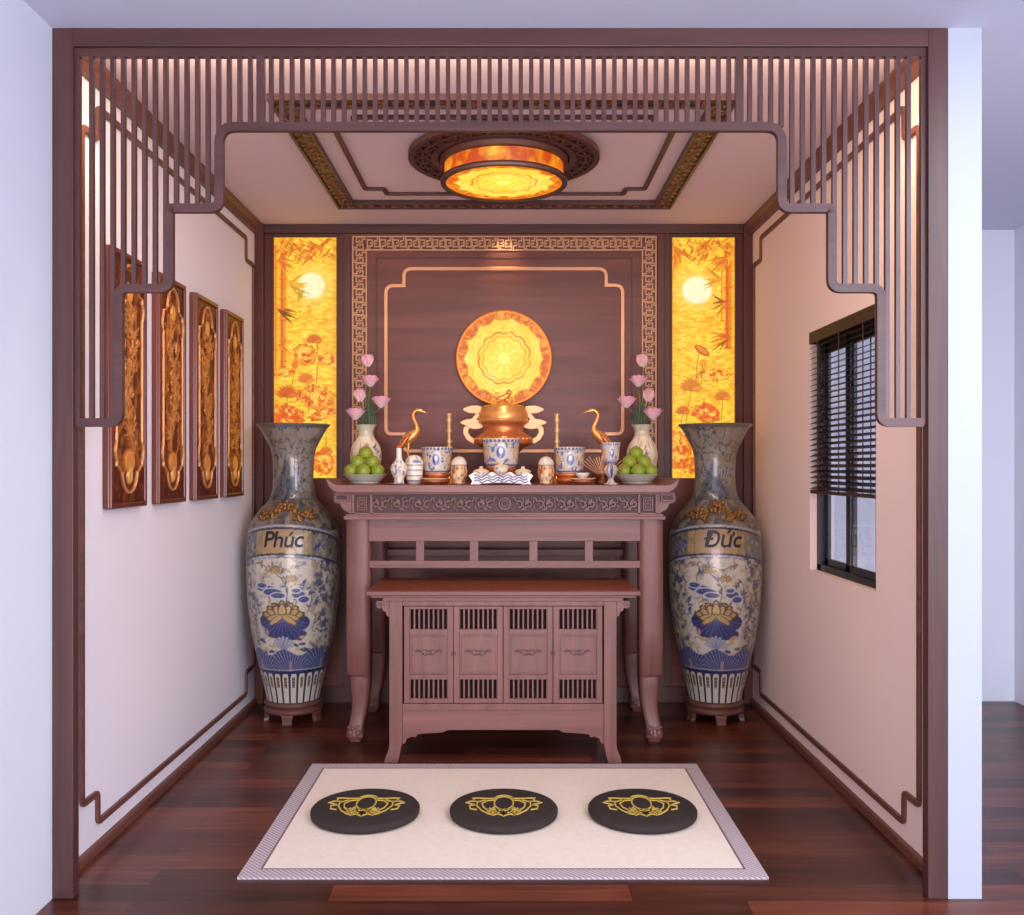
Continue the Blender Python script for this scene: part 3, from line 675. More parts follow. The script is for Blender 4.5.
for i, (ya, yb, _, sd) in enumerate(specs):
    zl, zh = 1.197, 2.143; t = thing('carved_panel', plabels[i], 'wall panel', (XL, (ya+yb)/2, zl), 'carved panels on the left wall')
    mb = MB(); fr = 0.020; xs = XL
    mb.box(xs, xs+.026, ya, yb, zl, zh)
    for a in ([(ya+fr/2, zl+fr/2), (yb-fr/2, zl+fr/2), (yb-fr/2, zh-fr/2), (ya+fr/2, zh-fr/2)],):
        mb.ribbon(a, fr, lambda u, v, d: (xs+d, u, v), .024, .035, True)
    mb.build('backboard', M['panel_red'], t, bevel=0.005)
    y0, y1, z0, z1 = ya+fr, yb-fr, zl+fr, zh-fr; nu, nv = 130, 320
    U, V = np.meshgrid(np.linspace(0, 1, nu), np.linspace(0, 1, nv)); U = U.ravel(); V = V.ravel()
    u = U*2-1; d = cart_d(u, V); p = Paint(U*100, V*270, (92, 38, 24))
    inside = np.clip(d*14, 0, 1); rnd = random.Random(sd)
    bgn = fbm(U*14, V*34, 80+sd, 3); p.put(np.clip((bgn-.52)*8, 0, 1)*(1-inside), (132, 60, 32)); p.H = (1-inside)*np.clip((bgn-.5)*6, 0, 1)*.25
    p.put(inside, (104, 50, 26)); rid = 1-np.abs(fbm(U*5+sd*3, V*12, 90+sd, 4)-.5)*7; rid = np.clip(rid, 0, 1)*inside
    p.put(rid*.8, (186, 112, 56)); p.H = np.maximum(p.H, rid*.7)
    # figures of the relief: trunk, scrolls, blossoms, footed pot
    for k in range(26):
        x = rnd.uniform(26, 74); y = rnd.uniform(60, 225); r = rnd.uniform(4, 9)
        pts = [(x+r*(1-q*.07)*math.cos(q*.7+k), y+r*(1-q*.07)*math.sin(q*.7+k)) for q in range(9)]; p.line(pts, 2.6, (214, 142, 74), .9, h=.8)
    trunk = [(50+12*math.sin(q*.9+sd*2), 60+q*18) for q in range(10)]; p.line(trunk, 7, (196, 122, 60), .9, h=1.0)
    for q in range(1, 9):
        tx, ty = trunk[q]
        for sg in (-1, 1):
            for w_ in range(3): p.line([(tx, ty), (tx+sg*(12+4*w_), ty+8*w_-4)], [5, 1.5], (222, 152, 82), .9, h=.95)
        p.ell(tx+rnd.uniform(-16, 16), ty+rnd.uniform(-6, 6), 6, 6, (206, 132, 70), .9, .3, h=1.0)
    p.ell(50, 45, 20, 16, (240, 160, 80), .9, .3, h=.9); p.ell(50, 30, 9, 12, (250, 190, 110), .9, .3, h=1.0); p.ell(50, 232, 10, 14, (246, 176, 92), .9, .3, h=.9)
    rim = np.clip((.028-np.abs(d-.0))/.016, 0, 1); p.put(rim, (226, 156, 92)); p.H = np.maximum(p.H, rim*1.0)
    edge = np.clip((np.maximum(np.abs(u), np.abs(V*2-1))-.985)*100, 0, 1); p.H *= (1-edge)
    mbp = MB(); mbp.v = list(zip((XL+.0265+p.H*.011).tolist(), (y0+U*(y1-y0)).tolist(), (z0+V*(z1-z0)).tolist()))
    mbp.f = [(j*nu+q, j*nu+q+1, (j+1)*nu+q+1, (j+1)*nu+q) for j in range(nv-1) for q in range(nu-1)]
    mbp.build('relief', M['carve_gold'], t, smooth=True, col=p.C, recalc=False)

# ------------------------------------------------------------------ rug and cushions
RX0, RX1, RY0, RY1 = -0.885, 0.852, 3.072, 4.25
rg = thing('rug', 'cream rug with lilac-grey woven border in front of the altar', 'rug', ((RX0+RX1)/2, (RY0+RY1)/2, 0))
MB().ribbon([(RX0+.03, RY0+.03), (RX1-.03, RY0+.03), (RX1-.03, RY1-.03), (RX0+.03, RY1-.03)], .06, fC, 0, .008, True).build('border', M['rug_bd'], rg)
MB().ribbon([(RX0+.063, RY0+.063), (RX1-.063, RY0+.063), (RX1-.063, RY1-.063), (RX0+.063, RY1-.063)], .007, fC, 0, .0085, True).build('piping', plain('rug_piping', (122, 104, 104), .9), rg)
MB().box(RX0+.065, RX1-.065, RY0+.065, RY1-.065, 0, .0075).build('field', M['rug_in'], rg)
def arcpts(cx, cy, r, a0, a1, n=14, ry=None): ry = ry or r; return [(cx+r*math.cos(a0+(a1-a0)*k/n), cy+ry*math.sin(a0+(a1-a0)*k/n)) for k in range(n+1)]
for i, px in enumerate((365.5, 503.8, 642.3)):
    cx = wx(px, 3.625); cy = 3.625; R = .2085; zt = .044
    c = thing('floor_cushion', ['round black floor cushion with yellow lotus, left one on the rug', 'round black floor cushion with yellow lotus, middle one on the rug', 'round black floor cushion with yellow lotus, right one on the rug'][i], 'cushion', (cx, cy, .008), 'lotus floor cushions on the rug')
    mb = MB().lathe([(R-.012, .0085), (R-.002, .014), (R, .022), (R, .033), (R-.006, .040), (R-.022, zt), (.001, zt+.001)], cx, cy, 72); mb.build('pad', M['black'], c, smooth=True, auto=1.0)
    mb = MB(); f = lambda u, v, d: (cx+u*1.03, cy-.016+(v-.025)*1.95, d); w = .0050; h0, h1 = zt-.001, zt+.0025
    def rb(pts): mb.ribbon(pts, w, f, h0, h1)
    rb(arcpts(0, .045, .036, 0, 2*PI, 24)); rb(arcpts(0, .066, .036, .15, PI-.15, 10, .022))
    for s_ in (-1, 1):
        q = lambda L: [(s_*a, b) for a, b in L]
        rb(q([(.03, .072), (.06, .070), (.10, .073), (.118, .072), (.112, .058), (.10, .054)]))
        rb(q([(.034, .062), (.062, .058), (.082, .042), (.075, .02), (.058, .006), (.05, .0)]))
        rb(q([(.07, .062), (.10, .050), (.1, .028), (.082, .004), (.055, -.014), (.035, -.018)]))
        rb(q([(.09, .054), (.125, .056), (.140, .047), (.12, .040), (.105, .034)]))
        rb(q([(.105, .036), (.128, .03), (.124, .014), (.10, .008)]))
        rb(q([(.03, .028), (.045, .012), (.02, .002), (0, .012)])); rb(q([(.05, .018), (.06, 0), (.04, -.01), (.02, .004)]))
        rb(q([(.05, -.002), (.04, -.02), (.022, -.014), (.02, .004)])); rb(q([(.022, -.014), (.0, -.024), (0, -.0), (.02, .012)])); rb(q([(.035, .016), (.015, -.01)])); rb(q([(.058, .012), (.03, -.008)]))
    mb.build('lotus_embroidery', M['yellow'], c)

# ------------------------------------------------------------------ altar table
DA = 4.62
def ax(px): return wx(px, DA)
def az(py): return wz(py, DA)
AX0, AX1 = ax(345.4), ax(664)
al = thing('altar_table', 'tall carved mauve-brown wooden altar table with upswept top ends', 'altar table', ((AX0+AX1)/2, 4.98, 0))
YF, YR = 4.62, 5.33
# top board with upswept flared ends
tx0, tx1 = wx(325.5, 4.57), wx(680, 4.57); zt1 = T
prof = [(tx0-.0, T+.032), (tx0+.015, T+.022), (tx0+.035, T+.006), (tx0+.062, T-.0015), (tx1-.062, T-.0015), (tx1-.035, T+.006), (tx1-.015, T+.022), (tx1, T+.032),
        (tx1-.012, T-.004), (tx1-.032, T-.026), (tx1-.055, T-.037), (tx0+.055, T-.037), (tx0+.032, T-.026), (tx0+.012, T-.004)]
MB().prism(prof, lambda u, v, d: (u, d, v), 4.57, 5.36).build('top_board', wood('altar_board', (116, 74, 68), (140, 96, 88), 'x', .4), al, bevel=.003)
MB().box(tx0+.11, tx1-.11, 4.585, 5.35, T-.003, T-.0006).build('top_surface', M['altar_top'], al)
mb = MB().box(tx0+.045, tx1-.045, 4.583, 4.60, T-.044, T-.036)
mb.box(AX0-.004, AX1+.004, 4.596, 4.66, az(519.5), az(516)).box(AX0+.006, AX1-.006, 4.60, 4.66, az(516), az(514))
mb.build('ledge_moulding', M['altar_x'], al, bevel=.002)
fx_0, fx_1 = ax(352), ax(657.5); fz0, fz1 = az(515), T-.037
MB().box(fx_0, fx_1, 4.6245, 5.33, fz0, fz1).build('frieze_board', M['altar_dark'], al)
mb = MB().box(fx_0, fx_1, 4.64, 5.32, fz0, fz1)
mb.box(fx_0, fx_1, 4.608, 4.626, fz1-.012, fz1).box(fx_0, fx_1, 4.608, 4.626, fz0, fz0+.012)
for px in (352, 370, 637.5, 655): mb.box(ax(px), ax(px)+.014, 4.608, 4.626, fz0, fz1)
mb.build('frieze', M['altar_x'], al, bevel=.002)
mb = MB(); cz = (fz0+fz1)/2; fD = lambda u, v, d: (u, d, v)
cxm = (fx_0+fx_1)/2
mb.ribbon(arcpts(cxm, cz, .027, 0, 2*PI*23/24, 23), .006, fD, 4.606, 4.626, True)
mb.ribbon(arcpts(cxm, cz, .016, 0, 2*PI*23/24, 23), .004, fD, 4.610, 4.626, True)
for s_ in (-1, 1):
    L = (cxm-ax(372))-.035; n = 12
    for k in range(n):
        cx = cxm+s_*(.045+L*(k+.45)/n); rr_ = .022
        pts = []
        for q in range(22):
            t = q/21; a = (PI*.2 if k % 2 else -PI*.8)+t*2*PI*1.25; r = rr_*(1-.72*t); pts.append((cx+s_*r*math.cos(a), cz+r*math.sin(a)))
        pts = [(cx-s_*.03, cz+(-.03 if k % 2 else .03)), (cx-s_*.02, cz+(-.028 if k % 2 else .028))] + pts[3:]
        mb.ribbon(pts, .0062, fD, 4.606, 4.626)
        mb.ribbon([(cx+s_*.012, cz+.034), (cx+s_*.024, cz+.02), (cx+s_*.020, cz+.004)], .004, fD, 4.610, 4.626)
        mb.ribbon([(cx+s_*.012, cz-.034), (cx+s_*.026, cz-.02), (cx+s_*.022, cz-.006)], .004, fD, 4.610, 4.626)
for px in (361.5, 646.8):
    c0 = ax(px)+.004
    for k in range(2): mb.ribbon([(c0-.022+.009*k, cz-.03+.012*k), (c0+.022-.009*k, cz-.03+.012*k), (c0+.022-.009*k, cz+.03-.012*k), (c0-.022+.009*k, cz+.03-.012*k)], .005, fD, 4.606, 4.626, True)
    mb.box(c0-.002, c0+.002, 4.606, 4.626, cz-.03, cz+.03).box(c0-.02, c0+.02, 4.606, 4.626, cz-.003, cz+.003)
mb.build('frieze_carving', M['altar_x'], al)
# end brackets (open cloud hooks)
for s_ in (-1, 1):
    xe = fx_0 if s_ < 0 else fx_1; g = lambda u, v, d, xe=xe, s_=s_: (xe+s_*u, d, v)
    o = MB(); o.prism([(0, fz1), (.085, fz1), (.092, fz1-.03), (.085, fz1-.052), (.06, fz1-.058), (.045, fz1-.085), (.02, fz1-.10), (0, fz1-.115)], g, 4.62, 5.30)
    o.ribbon([(.078, fz1-.012), (.078, fz1-.04), (.018, fz1-.04), (.018, fz1-.012)], .010, g, 4.606, 4.621, True)
    o.build('end_bracket', M['altar_x'], al, bevel=.002)
    MB().box(min(xe+s_*.025, xe+s_*.072), max(xe+s_*.025, xe+s_*.072), 4.614, 4.6195, fz1-.034, fz1-.018).build('bracket_slot', M['altar_dark'], al)
# frame rails
zt_, zr = az(519.3), az(541.5)
ix_0, ix_1 = ax(371), ax(638.6)
mb = MB().box(AX0+.03, AX1-.03, YF+.012, YF+.05, zr, zt_)
mb.box(ix_0-.03, ix_1+.03, YF+.014, YF+.05, az(568.5), az(561)).box(AX0+.05, AX1-.05, YR-.05, YR-.01, zr-.02, zt_)
for sd in (AX0+.02, AX1-.05): mb.box(sd, sd+.03, YF+.05, YR-.02, zr-.01, zt_)
mb.box(ix_0-.03, ix_1+.03, YR-.05, YR-.02, az(568.5), az(561))
mb.build('apron_rail', M['altar_x'], al, bevel=.002)
mb = MB().box(AX0+.03, AX1-.03, YF+.05, YR-.02, zt_-.004, zt_+.03)
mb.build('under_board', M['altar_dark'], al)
for a, b in ((415.6, 423.9), (469.6, 478.3), (529.3, 537.7), (585, 593.3)): MB().box(ax(a), ax(b), YF+.016, YF+.045, az(561.5), az(541)).build('divider_post', M['altar_z'], al, bevel=.0015)
def altar_leg(s_, y0):
    """cabriole leg outline swept square: sections (z, x_outer, x_inner, y_front)"""
    xo = AX0 if s_ < 0 else AX1; g = lambda d: xo-s_*d    # d measured inwards
    sec = [(zt_, 0, .122, 0), (zt_-.05, 0, .122, 0), (.55, 0, .122, 0), (.332, .001, .122, 0), (.322, .006, .118, .006), (.315, .020, .120, .012), (.30, .018, .120, .010),
           (.25, .023, .117, .014), (.19, .027, .111, .015), (.13, .023, .100, .011), (.085, .014, .090, .004), (.055, .006, .086, -.006), (.035, .002, .088, -.014), (.020, .004, .090, -.012), (.012, .014, .080, -.002), (0.0, .016, .078, 0)]
    vs = []; ns = 16
    for z, a, b, yf in sec:
        xc = (a+b)/2; hx = (b-a)/2; hy = min(.055, hx); yc = y0+yf+hy
        for k in range(ns):
            t = 2*PI*(k+.5)/ns; ct, st = math.cos(t), math.sin(t); e_ = .45
            vs.append((g(xc+hx*math.copysign(abs(ct)**e_, ct)), yc+hy*math.copysign(abs(st)**e_, st), z))
    n = len(sec); m = MB()
    m.add(vs, [(i*ns+k, i*ns+(k+1) % ns, (i+1)*ns+(k+1) % ns, (i+1)*ns+k) for i in range(n-1) for k in range(ns)]+[tuple(range(ns)), tuple((n-1)*ns+k for k in range(ns))])
    # toe scroll
    for o_ in (-.018, .018): m.ball((g(.045+o_), y0-.008, .045), .015, 10, 8, (1, .7, 1.1))
    m.tube([(g(.012), y0-.004, .075), (g(.04), y0-.012, .066), (g(.07), y0-.002, .078)], .006, 8)
    return m
for s_ in (-1, 1):
    for y0 in (YF, YR-.13): altar_leg(s_, y0).build('leg', M['altar_z'], al, smooth=True, auto=.8)

# ------------------------------------------------------------------ offering cabinet in front
DC = 4.28
def cx_(px): return wx(px, DC)
def cz_(py): return wz(py, DC)
cb = thing('offering_cabinet', 'low wooden cabinet with four slatted doors tucked under the altar table', 'cabinet', (X0, 4.52, 0))
top0, top1 = cx_(366.6), cx_(640.3); ztop = cz_(591)
MB().box(top0, top1, 4.262, 4.80, ztop-.020, ztop).build('top_board', M['altar_x'], cb, bevel=.004)
M['cab_top'] = wood('cabinet_top_wood', (112, 50, 34), (146, 74, 50), 'x', .32)
MB().box(top0+.012, top1-.012, 4.275, 4.79, ztop-.001, ztop+.001).build('top_surface', M['cab_top'], cb)
bx0, bx1 = cx_(389.2), cx_(616.6); bot = cz_(704)
mb = MB().box(top0+.02, top1-.02, 4.27, 4.79, ztop-.030, ztop-.020).box(bx0-.03, bx1+.03, 4.275, 4.785, cz_(601), ztop-.030)
mb.build('top_moulding', M['altar_x'], cb, bevel=.002)
mb = MB()
mb.box(bx0, cx_(402.3), DC, DC+.05, .084, cz_(601)).box(cx_(604), bx1, DC, DC+.05, .084, cz_(601))
mb.box(cx_(402.3), cx_(604), DC+.002, DC+.045, cz_(606), cz_(601)).box(cx_(402.3), cx_(604), DC+.004, DC+.045, cz_(711), bot)
mb.box(bx0, bx0+.03, DC+.05, 4.76, bot-.02, cz_(601)).box(bx1-.03, bx1, DC+.05, 4.76, bot-.02, cz_(601)).box(bx0, bx1, 4.74, 4.76, bot-.02, cz_(601))
mb.box(bx0, bx0+.05, 4.71, 4.76, .084, bot).box(bx1-.05, bx1, 4.71, 4.76, .084, bot)
mb.build('carcass', M['altar_z'], cb, bevel=.002)
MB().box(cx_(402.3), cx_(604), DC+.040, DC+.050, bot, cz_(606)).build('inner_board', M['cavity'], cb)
# apron with stepped cloud ends
a0, a1 = cx_(402.3), cx_(604); zc0 = cz_(730.5)
pl = [(a0, cz_(711)), (a0, cz_(744)), (a0+.012, cz_(744)), (a0+.02, cz_(739)), (a0+.045, cz_(737)), (a0+.06, cz_(738)), (a0+.068, cz_(735)), (a0+.10, cz_(734)), (a0+.15, cz_(733.5)), (a0+.185, cz_(733)), (a0+.205, zc0), (a0+.22, zc0)]
full = pl+[(a0+a1-u, v) for u, v in reversed(pl)]
MB().prism(full, fD, DC+.006, DC+.03).build('apron', M['altar_x'], cb, bevel=.0015)
for s_ in (-1, 1):
    xe = bx0 if s_ < 0 else bx1; g = lambda u, v, d, xe=xe, s_=s_: (xe-s_*u, d, v)
    for yy in (DC, 4.71):
        MB().prism([(0, .085), (.056, .085), (.048, .04), (.038, .0), (-.026, 0), (-.018, .025), (-.004, .06)], g, yy, yy+.05).build('leg', M['altar_z'], cb, bevel=.002)
    # volute bracket
    v0 = cz_(601); o = MB().prism([(0, v0), (-.055, v0), (-.062, v0-.012), (-.058, v0-.03), (-.045, v0-.036), (-.034, v0-.03), (-.030, v0-.045), (-.016, v0-.052), (-.012, v0-.068), (0, v0-.075)], g, DC+.004, DC+.026)
    sp = [(-.044+.013*(1-q/16)*math.cos(q*.55), v0-.020+.013*(1-q/16)*math.sin(q*.55)) for q in range(15)]
    o.ribbon(sp, .003, g, DC-.002, DC+.006); o.build('volute_bracket', M['altar_x'], cb, bevel=.0012)
d0, d1 = cx_(403.6), cx_(602.8); dw = (d1-d0)/4; dz0, dz1 = bot+.002, cz_(606.5)
for i in range(4):
    x0 = d0+i*dw+.0012; x1 = d0+(i+1)*dw-.0012; mb = MB(); ya, yb = DC+.008, DC+.026; st = .025
    zs = [dz0, cz_(699), cz_(680), cz_(675), cz_(635), cz_(629.5), cz_(609.5), dz1]
    mb.box(x0, x0+st, ya, yb, dz0, dz1).box(x1-st, x1, ya, yb, dz0, dz1)
    for a, b in ((0, 1), (2, 3), (4, 5), (6, 7)): mb.box(x0+st, x1-st, ya, yb, zs[a], zs[b])
    mb.box(x0+st, x1-st, ya+.006, yb, zs[3], zs[4])
    mb.box(x0+st+.010, x1-st-.010, ya+.001, ya+.008, zs[3]+.010, zs[4]-.010)
    for (a, b) in ((1, 2), (5, 6)):
        nb = 8; gw = (x1-x0-2*st)/nb
        for k in range(nb+1):
            xx = x0+st+gw*k; mb.box(max(x0+st, xx-.0042), min(x1-st, xx+.0042), ya+.004, yb-.004, zs[a], zs[b])
    dr = mb.build('door', M['altar_z'], cb, bevel=.0012)
    mo = MB(); xc = (x0+x1)/2; zc = (zs[3]+zs[4])/2+.01
    for s_ in (-1, 1):
        mo.ribbon([(xc, zc-.006), (xc+s_*.018, zc-.014), (xc+s_*.03, zc-.002), (xc+s_*.045, zc+.006), (xc+s_*.062, zc+.002)], .004, fD, ya-.002, ya+.003)
        mo.ribbon([(xc, zc+.006), (xc+s_*.016, zc+.012), (xc+s_*.032, zc+.006), (xc+s_*.05, zc+.014), (xc+s_*.06, zc+.004)], .0035, fD, ya-.002, ya+.003)
    mo.ribbon(arcpts(xc, zc-.002, .012, 0, 2*PI*15/16, 15, .009), .003, fD, ya-.002, ya+.003, True)
    mo.build('carved_motif', M['altar_dark'], dr)
    kx = x1-.006 if i % 2 == 0 else x0+.006
    MB().box(kx-.004, kx+.004, ya-.003, ya+.001, zc-.014, zc+.004).build('latch', M['altar_dark'], dr)

# ------------------------------------------------------------------ big floor vases
BLUE = (44, 54, 116); DBLUE = (32, 40, 92); CREAM = (206, 198, 176); OCH = (178, 142, 74)
VP = [(.14, .115), (.146, .152), (.166, .232), (.184, .312), (.206, .412), (.224, .512), (.236, .612), (.243, .712), (.246, .811), (.245, .911), (.239, 1.0), (.226, 1.045),
      (.200, 1.091), (.165, 1.135), (.128, 1.175), (.112, 1.22), (.106, 1.30), (.110, 1.40), (.124, 1.47), (.152, 1.53), (.182, 1.562), (.200, 1.578), (.198, 1.584), (.186, 1.576), (.12, 1.45), (.09, 1.3), (.001, 1.28)]
def petal_shape(p, x, y, a, L, w, c, e):
    tip = (x+math.cos(a)*L, y+math.sin(a)*L); nx, ny = -math.sin(a), math.cos(a)
    def ol(k, t0):
        pts = []
        for t in (0, .2, .4, .6, .8, .93): pts.append((x+math.cos(a)*L*t*t0+nx*w*k*math.sin(PI*(.12+.82*t))**.8, y+math.sin(a)*L*t*t0+ny*w*k*math.sin(PI*(.12+.82*t))**.8))
        q = [(x+math.cos(a)*L*t0, y+math.sin(a)*L*t0)]
        for t in (.93, .8, .6, .4, .2, 0): q.append((x+math.cos(a)*L*t*t0-nx*w*k*math.sin(PI*(.12+.82*t))**.8, y+math.sin(a)*L*t*t0-ny*w*k*math.sin(PI*(.12+.82*t))**.8))
        return pts+q
    p.poly(ol(1.25, 1.05), e); p.poly(ol(.85, .94), c); p.line([(x, y), (x+math.cos(a)*L*.8, y+math.sin(a)*L*.8)], 2.2, e, .5)
def vase_paint(seed):
    def fn(th, z, r):
        s = th/57.3*0.235                     # arc length in metres, 0 at the front
        X = s*1000; Y = (EYE-(EYE-z)*1.042)*1000; p = Paint(X, Y, CREAM); n = fbm(X/40+90, Y/40, seed, 4); n2 = fbm(X/22+40, Y/22+9, seed+7, 4)
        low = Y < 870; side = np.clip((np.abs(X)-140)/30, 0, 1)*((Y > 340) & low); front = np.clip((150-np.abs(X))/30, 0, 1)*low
        p.put((np.abs(n-.5) < .010)*.55*low, (96, 98, 130)); p.put((n2-.64)*9*front*(Y > 560), (176, 160, 124)); p.put(((n > .58) & (n2 > .5))*front*.6, (150, 148, 146))
        m = np.abs(fbm(X/44+5, Y/44, seed+3, 4)-.5)
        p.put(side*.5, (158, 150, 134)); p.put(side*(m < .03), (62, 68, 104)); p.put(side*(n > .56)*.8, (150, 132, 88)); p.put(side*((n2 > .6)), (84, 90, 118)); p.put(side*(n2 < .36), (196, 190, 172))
        rnd = random.Random(seed)
        def twig(pts, leaves, cs):
            p.line(pts, 5, (84, 84, 96), .95)
            for q in range(leaves):
                t = rnd.random()*(len(pts)-1); i_ = int(t); f_ = t-i_; x = pts[i_][0]*(1-f_)+pts[i_+1][0]*f_; y = pts[i_][1]*(1-f_)+pts[i_+1][1]*f_
                p.leaf(x, y, rnd.uniform(0, 6.28), rnd.uniform(20, 34), 11, rnd.choice(cs), .95)
        bl_ = [(66, 78, 132), (94, 106, 150), (176, 146, 84)]
        twig([(-130, 840), (-80, 815), (-30, 825), (30, 800), (110, 830)], 22, [(150, 134, 96), (110, 112, 126), (176, 150, 96)])
        twig([(20, 610), (30, 700), (-5, 760), (-40, 790)], 8, bl_); twig([(60, 600), (95, 680), (120, 750)], 12, bl_); twig([(-60, 620), (-100, 760), (-60, 800)], 8, bl_)
        twig([(125, 560), (150, 640), (140, 720)], 14, bl_); twig([(-140, 560), (-150, 640)], 10, bl_)
        for (x, y, rx, ry) in ((-88, 700, 62, 20), (-50, 682, 56, 20), (-20, 664, 40, 15), (-110, 716, 34, 14), (82, 668, 36, 20), (108, 640, 30, 18), (70, 690, 24, 12)):
            p.ell(x, y, rx+6, ry+6, (196, 198, 206), 1, .1); p.ell(x, y, rx, ry, (46, 58, 122), 1, .2); p.line([(x-rx*.7, y-2), (x, y+ry*.3), (x+rx*.7, y-2)], 3, (120, 130, 172), .8)
        for (x, y) in ((45, 742), (-30, 786)):
            for k in range(5): petal_shape(p, x, y, .35+k*(PI-.7)/4, 34, 9, (196, 160, 88), (112, 88, 52))
        # deep blue leaf pool below the flower
        for (x, y, rx, ry) in ((0, 508, 130, 40), (-80, 522, 58, 44), (85, 516, 62, 46), (0, 474, 112, 40), (50, 452, 84, 32), (-40, 460, 70, 30)): p.ell(x, y, rx, ry, (40, 50, 112), .97, .08)
        for k in range(13):
            a = -PI*(.04+.92*k/12); p.line([(0, 540), (142*math.cos(a), 520+96*math.sin(a))], 3.4, (92, 104, 158), .85)
        for a in list(np.linspace(.12, PI-.12, 7)): petal_shape(p, 0, 548, a, 118-36*math.sin(a), 21, (186, 150, 84), (92, 68, 40))
        for a in list(np.linspace(.42, PI-.42, 5)): petal_shape(p, 0, 546, a, 92, 20, (196, 160, 92), (96, 72, 42))
        for a in (1.0, PI-1.0, PI/2): petal_shape(p, 0, 544, a, 76, 20, (206, 172, 102), (100, 76, 44))
        for a in (PI+.22, 2*PI-.22, PI+.6, 2*PI-.6): petal_shape(p, 0, 556, a, 90, 14, (200, 166, 92), (116, 88, 50))
        p.ell(-92, 462, 12, 20, (186, 128, 118), .9, .3); p.ell(98, 430, 30, 14, (186, 160, 96), .9, .3, .4)
        for k in range(16): a = rnd.uniform(-.6, .6); p.ell(rnd.choice([-1, 1])*rnd.uniform(60, 150), rnd.uniform(352, 430), 24, 9, rnd.choice([(190, 166, 106), (52, 62, 118), (206, 202, 188), (60, 70, 124)]), .9, .2, a)
        for k in range(7):
            a = PI*.14+PI*.72*k/6; e_ = (58*math.cos(a), 368+68*math.sin(a)); p.line([(0, 368), e_], [3, 20], (60, 72, 124), 1); p.line([(0, 368), e_], [2, 13], (190, 198, 208), 1); p.line([(0, 368), e_], [1, 3], (60, 72, 124), 1)
        # radiating blue waves above the foot
        base = (Y > 246) & (Y < 352+18*np.cos(X/30)); p.put(base*1.0, (56, 66, 122)); ang = np.arctan2(Y-214, ((X+1500+110) % 220)-110)
        p.put((base & ((ang*14 % 2) < .55))*.8, (140, 148, 182)); p.put((base & (np.abs(((X+1500+110) % 220)-110) < 10) & (Y < 300))*.8, (176, 132, 116))
        ft = Y < 240; p.put(ft*1.0, (46, 48, 96)); uu = ((X*1.0+2000) % 58)-29; pe = ft & (np.abs(uu) < 21-10*np.clip((Y-205)/30, 0, 1)**2) & (Y < 228); p.put(pe*1.0, (204, 200, 178))
        pi_ = pe & (np.abs(uu) < 11) & (Y > 150) & (Y < 214); p.put(pi_*1.0, (146, 126, 70)); p.put((pi_ & ((Y % 18) < 7))*.8, (76, 64, 50))
        p.put((np.abs(Y-243) < 5)*1.0, (38, 40, 80)); p.put((np.abs(Y-252) < 3)*1.0, (176, 176, 180))
        # shoulder bands and name plate
        ring = np.abs(X) > 155; cb_ = Y+((X/155)**2)*16; bd = (cb_ > 866) & (cb_ < 1046)
        p.put(bd*1.0, (112, 114, 126)); p.put((bd & ring & (m < .05))*.9, (54, 58, 96)); p.put((bd & ring & (n > .55))*.8, (142, 122, 80)); p.put((bd & ring & (n2 < .38))*.8, (164, 160, 150))
        pl_ = (np.abs(X) < 150) & (cb_ > 892) & (cb_ < 1018); p.put(pl_*1.0, (178, 148, 92)); p.put((pl_ & (n2 > .56))*.4, (192, 140, 100)); p.put((pl_ & (np.abs(X) > 112) & (n > .48))*.6, (142, 124, 58)); p.put((pl_ & (np.abs(np.abs(X)-108) < 2))*.7, (110, 92, 60))
        for q in (886, 1024): p.put((np.abs(cb_-q) < 6)*1.0, (62, 60, 76))
        p.put((np.abs(cb_-875) < 6)*.9*(n > .46), (176, 180, 200)); p.put((np.abs(cb_-1036) < 6)*1.0, (166, 166, 172))
        # shoulder and neck
        sh = (cb_ > 1046) & (Y > 1000); p.put(sh*1.0, (150, 144, 134)); p.put((sh & (Y < 1175))*.85, (86, 80, 82)); p.put((sh & (m < .04))*.8, (54, 56, 80)); p.put((sh & (n > .58))*.7, (152, 128, 84)); p.put((sh & (Y < 1175) & (n2 > .58))*.8, (150, 140, 120))
        rk = (Y > 1170) & (Y < 1190+190*np.clip(1.1-np.abs(X+20)/170, 0, 1)+(n2-.5)*160); p.put(rk*.92, (46, 52, 72)); p.put((rk & (n2 > .54))*.7, (104, 112, 126)); p.put((rk & (np.abs(n2-.48) < .015))*.8, (150, 146, 126))
        for k in range(9): x = rnd.uniform(-240, 200); y = rnd.uniform(1380, 1510); p.line([(x, y), (x+40, y+rnd.uniform(-14, 20)), (x+90, y+rnd.uniform(-20, 20))], 7, (104, 88, 70), .9); p.ell(x+40, y+10, 26, 10, (166, 140, 92), .8, .3); p.ell(x+70, y-6, 16, 7, (90, 92, 110), .8, .3)
        p.put((Y > 1566)*.8, (112, 110, 106)); p.C *= .80; g_ = p.C.mean(1, keepdims=True); p.C = p.C*.8+g_*.2; return p.C
    return fn
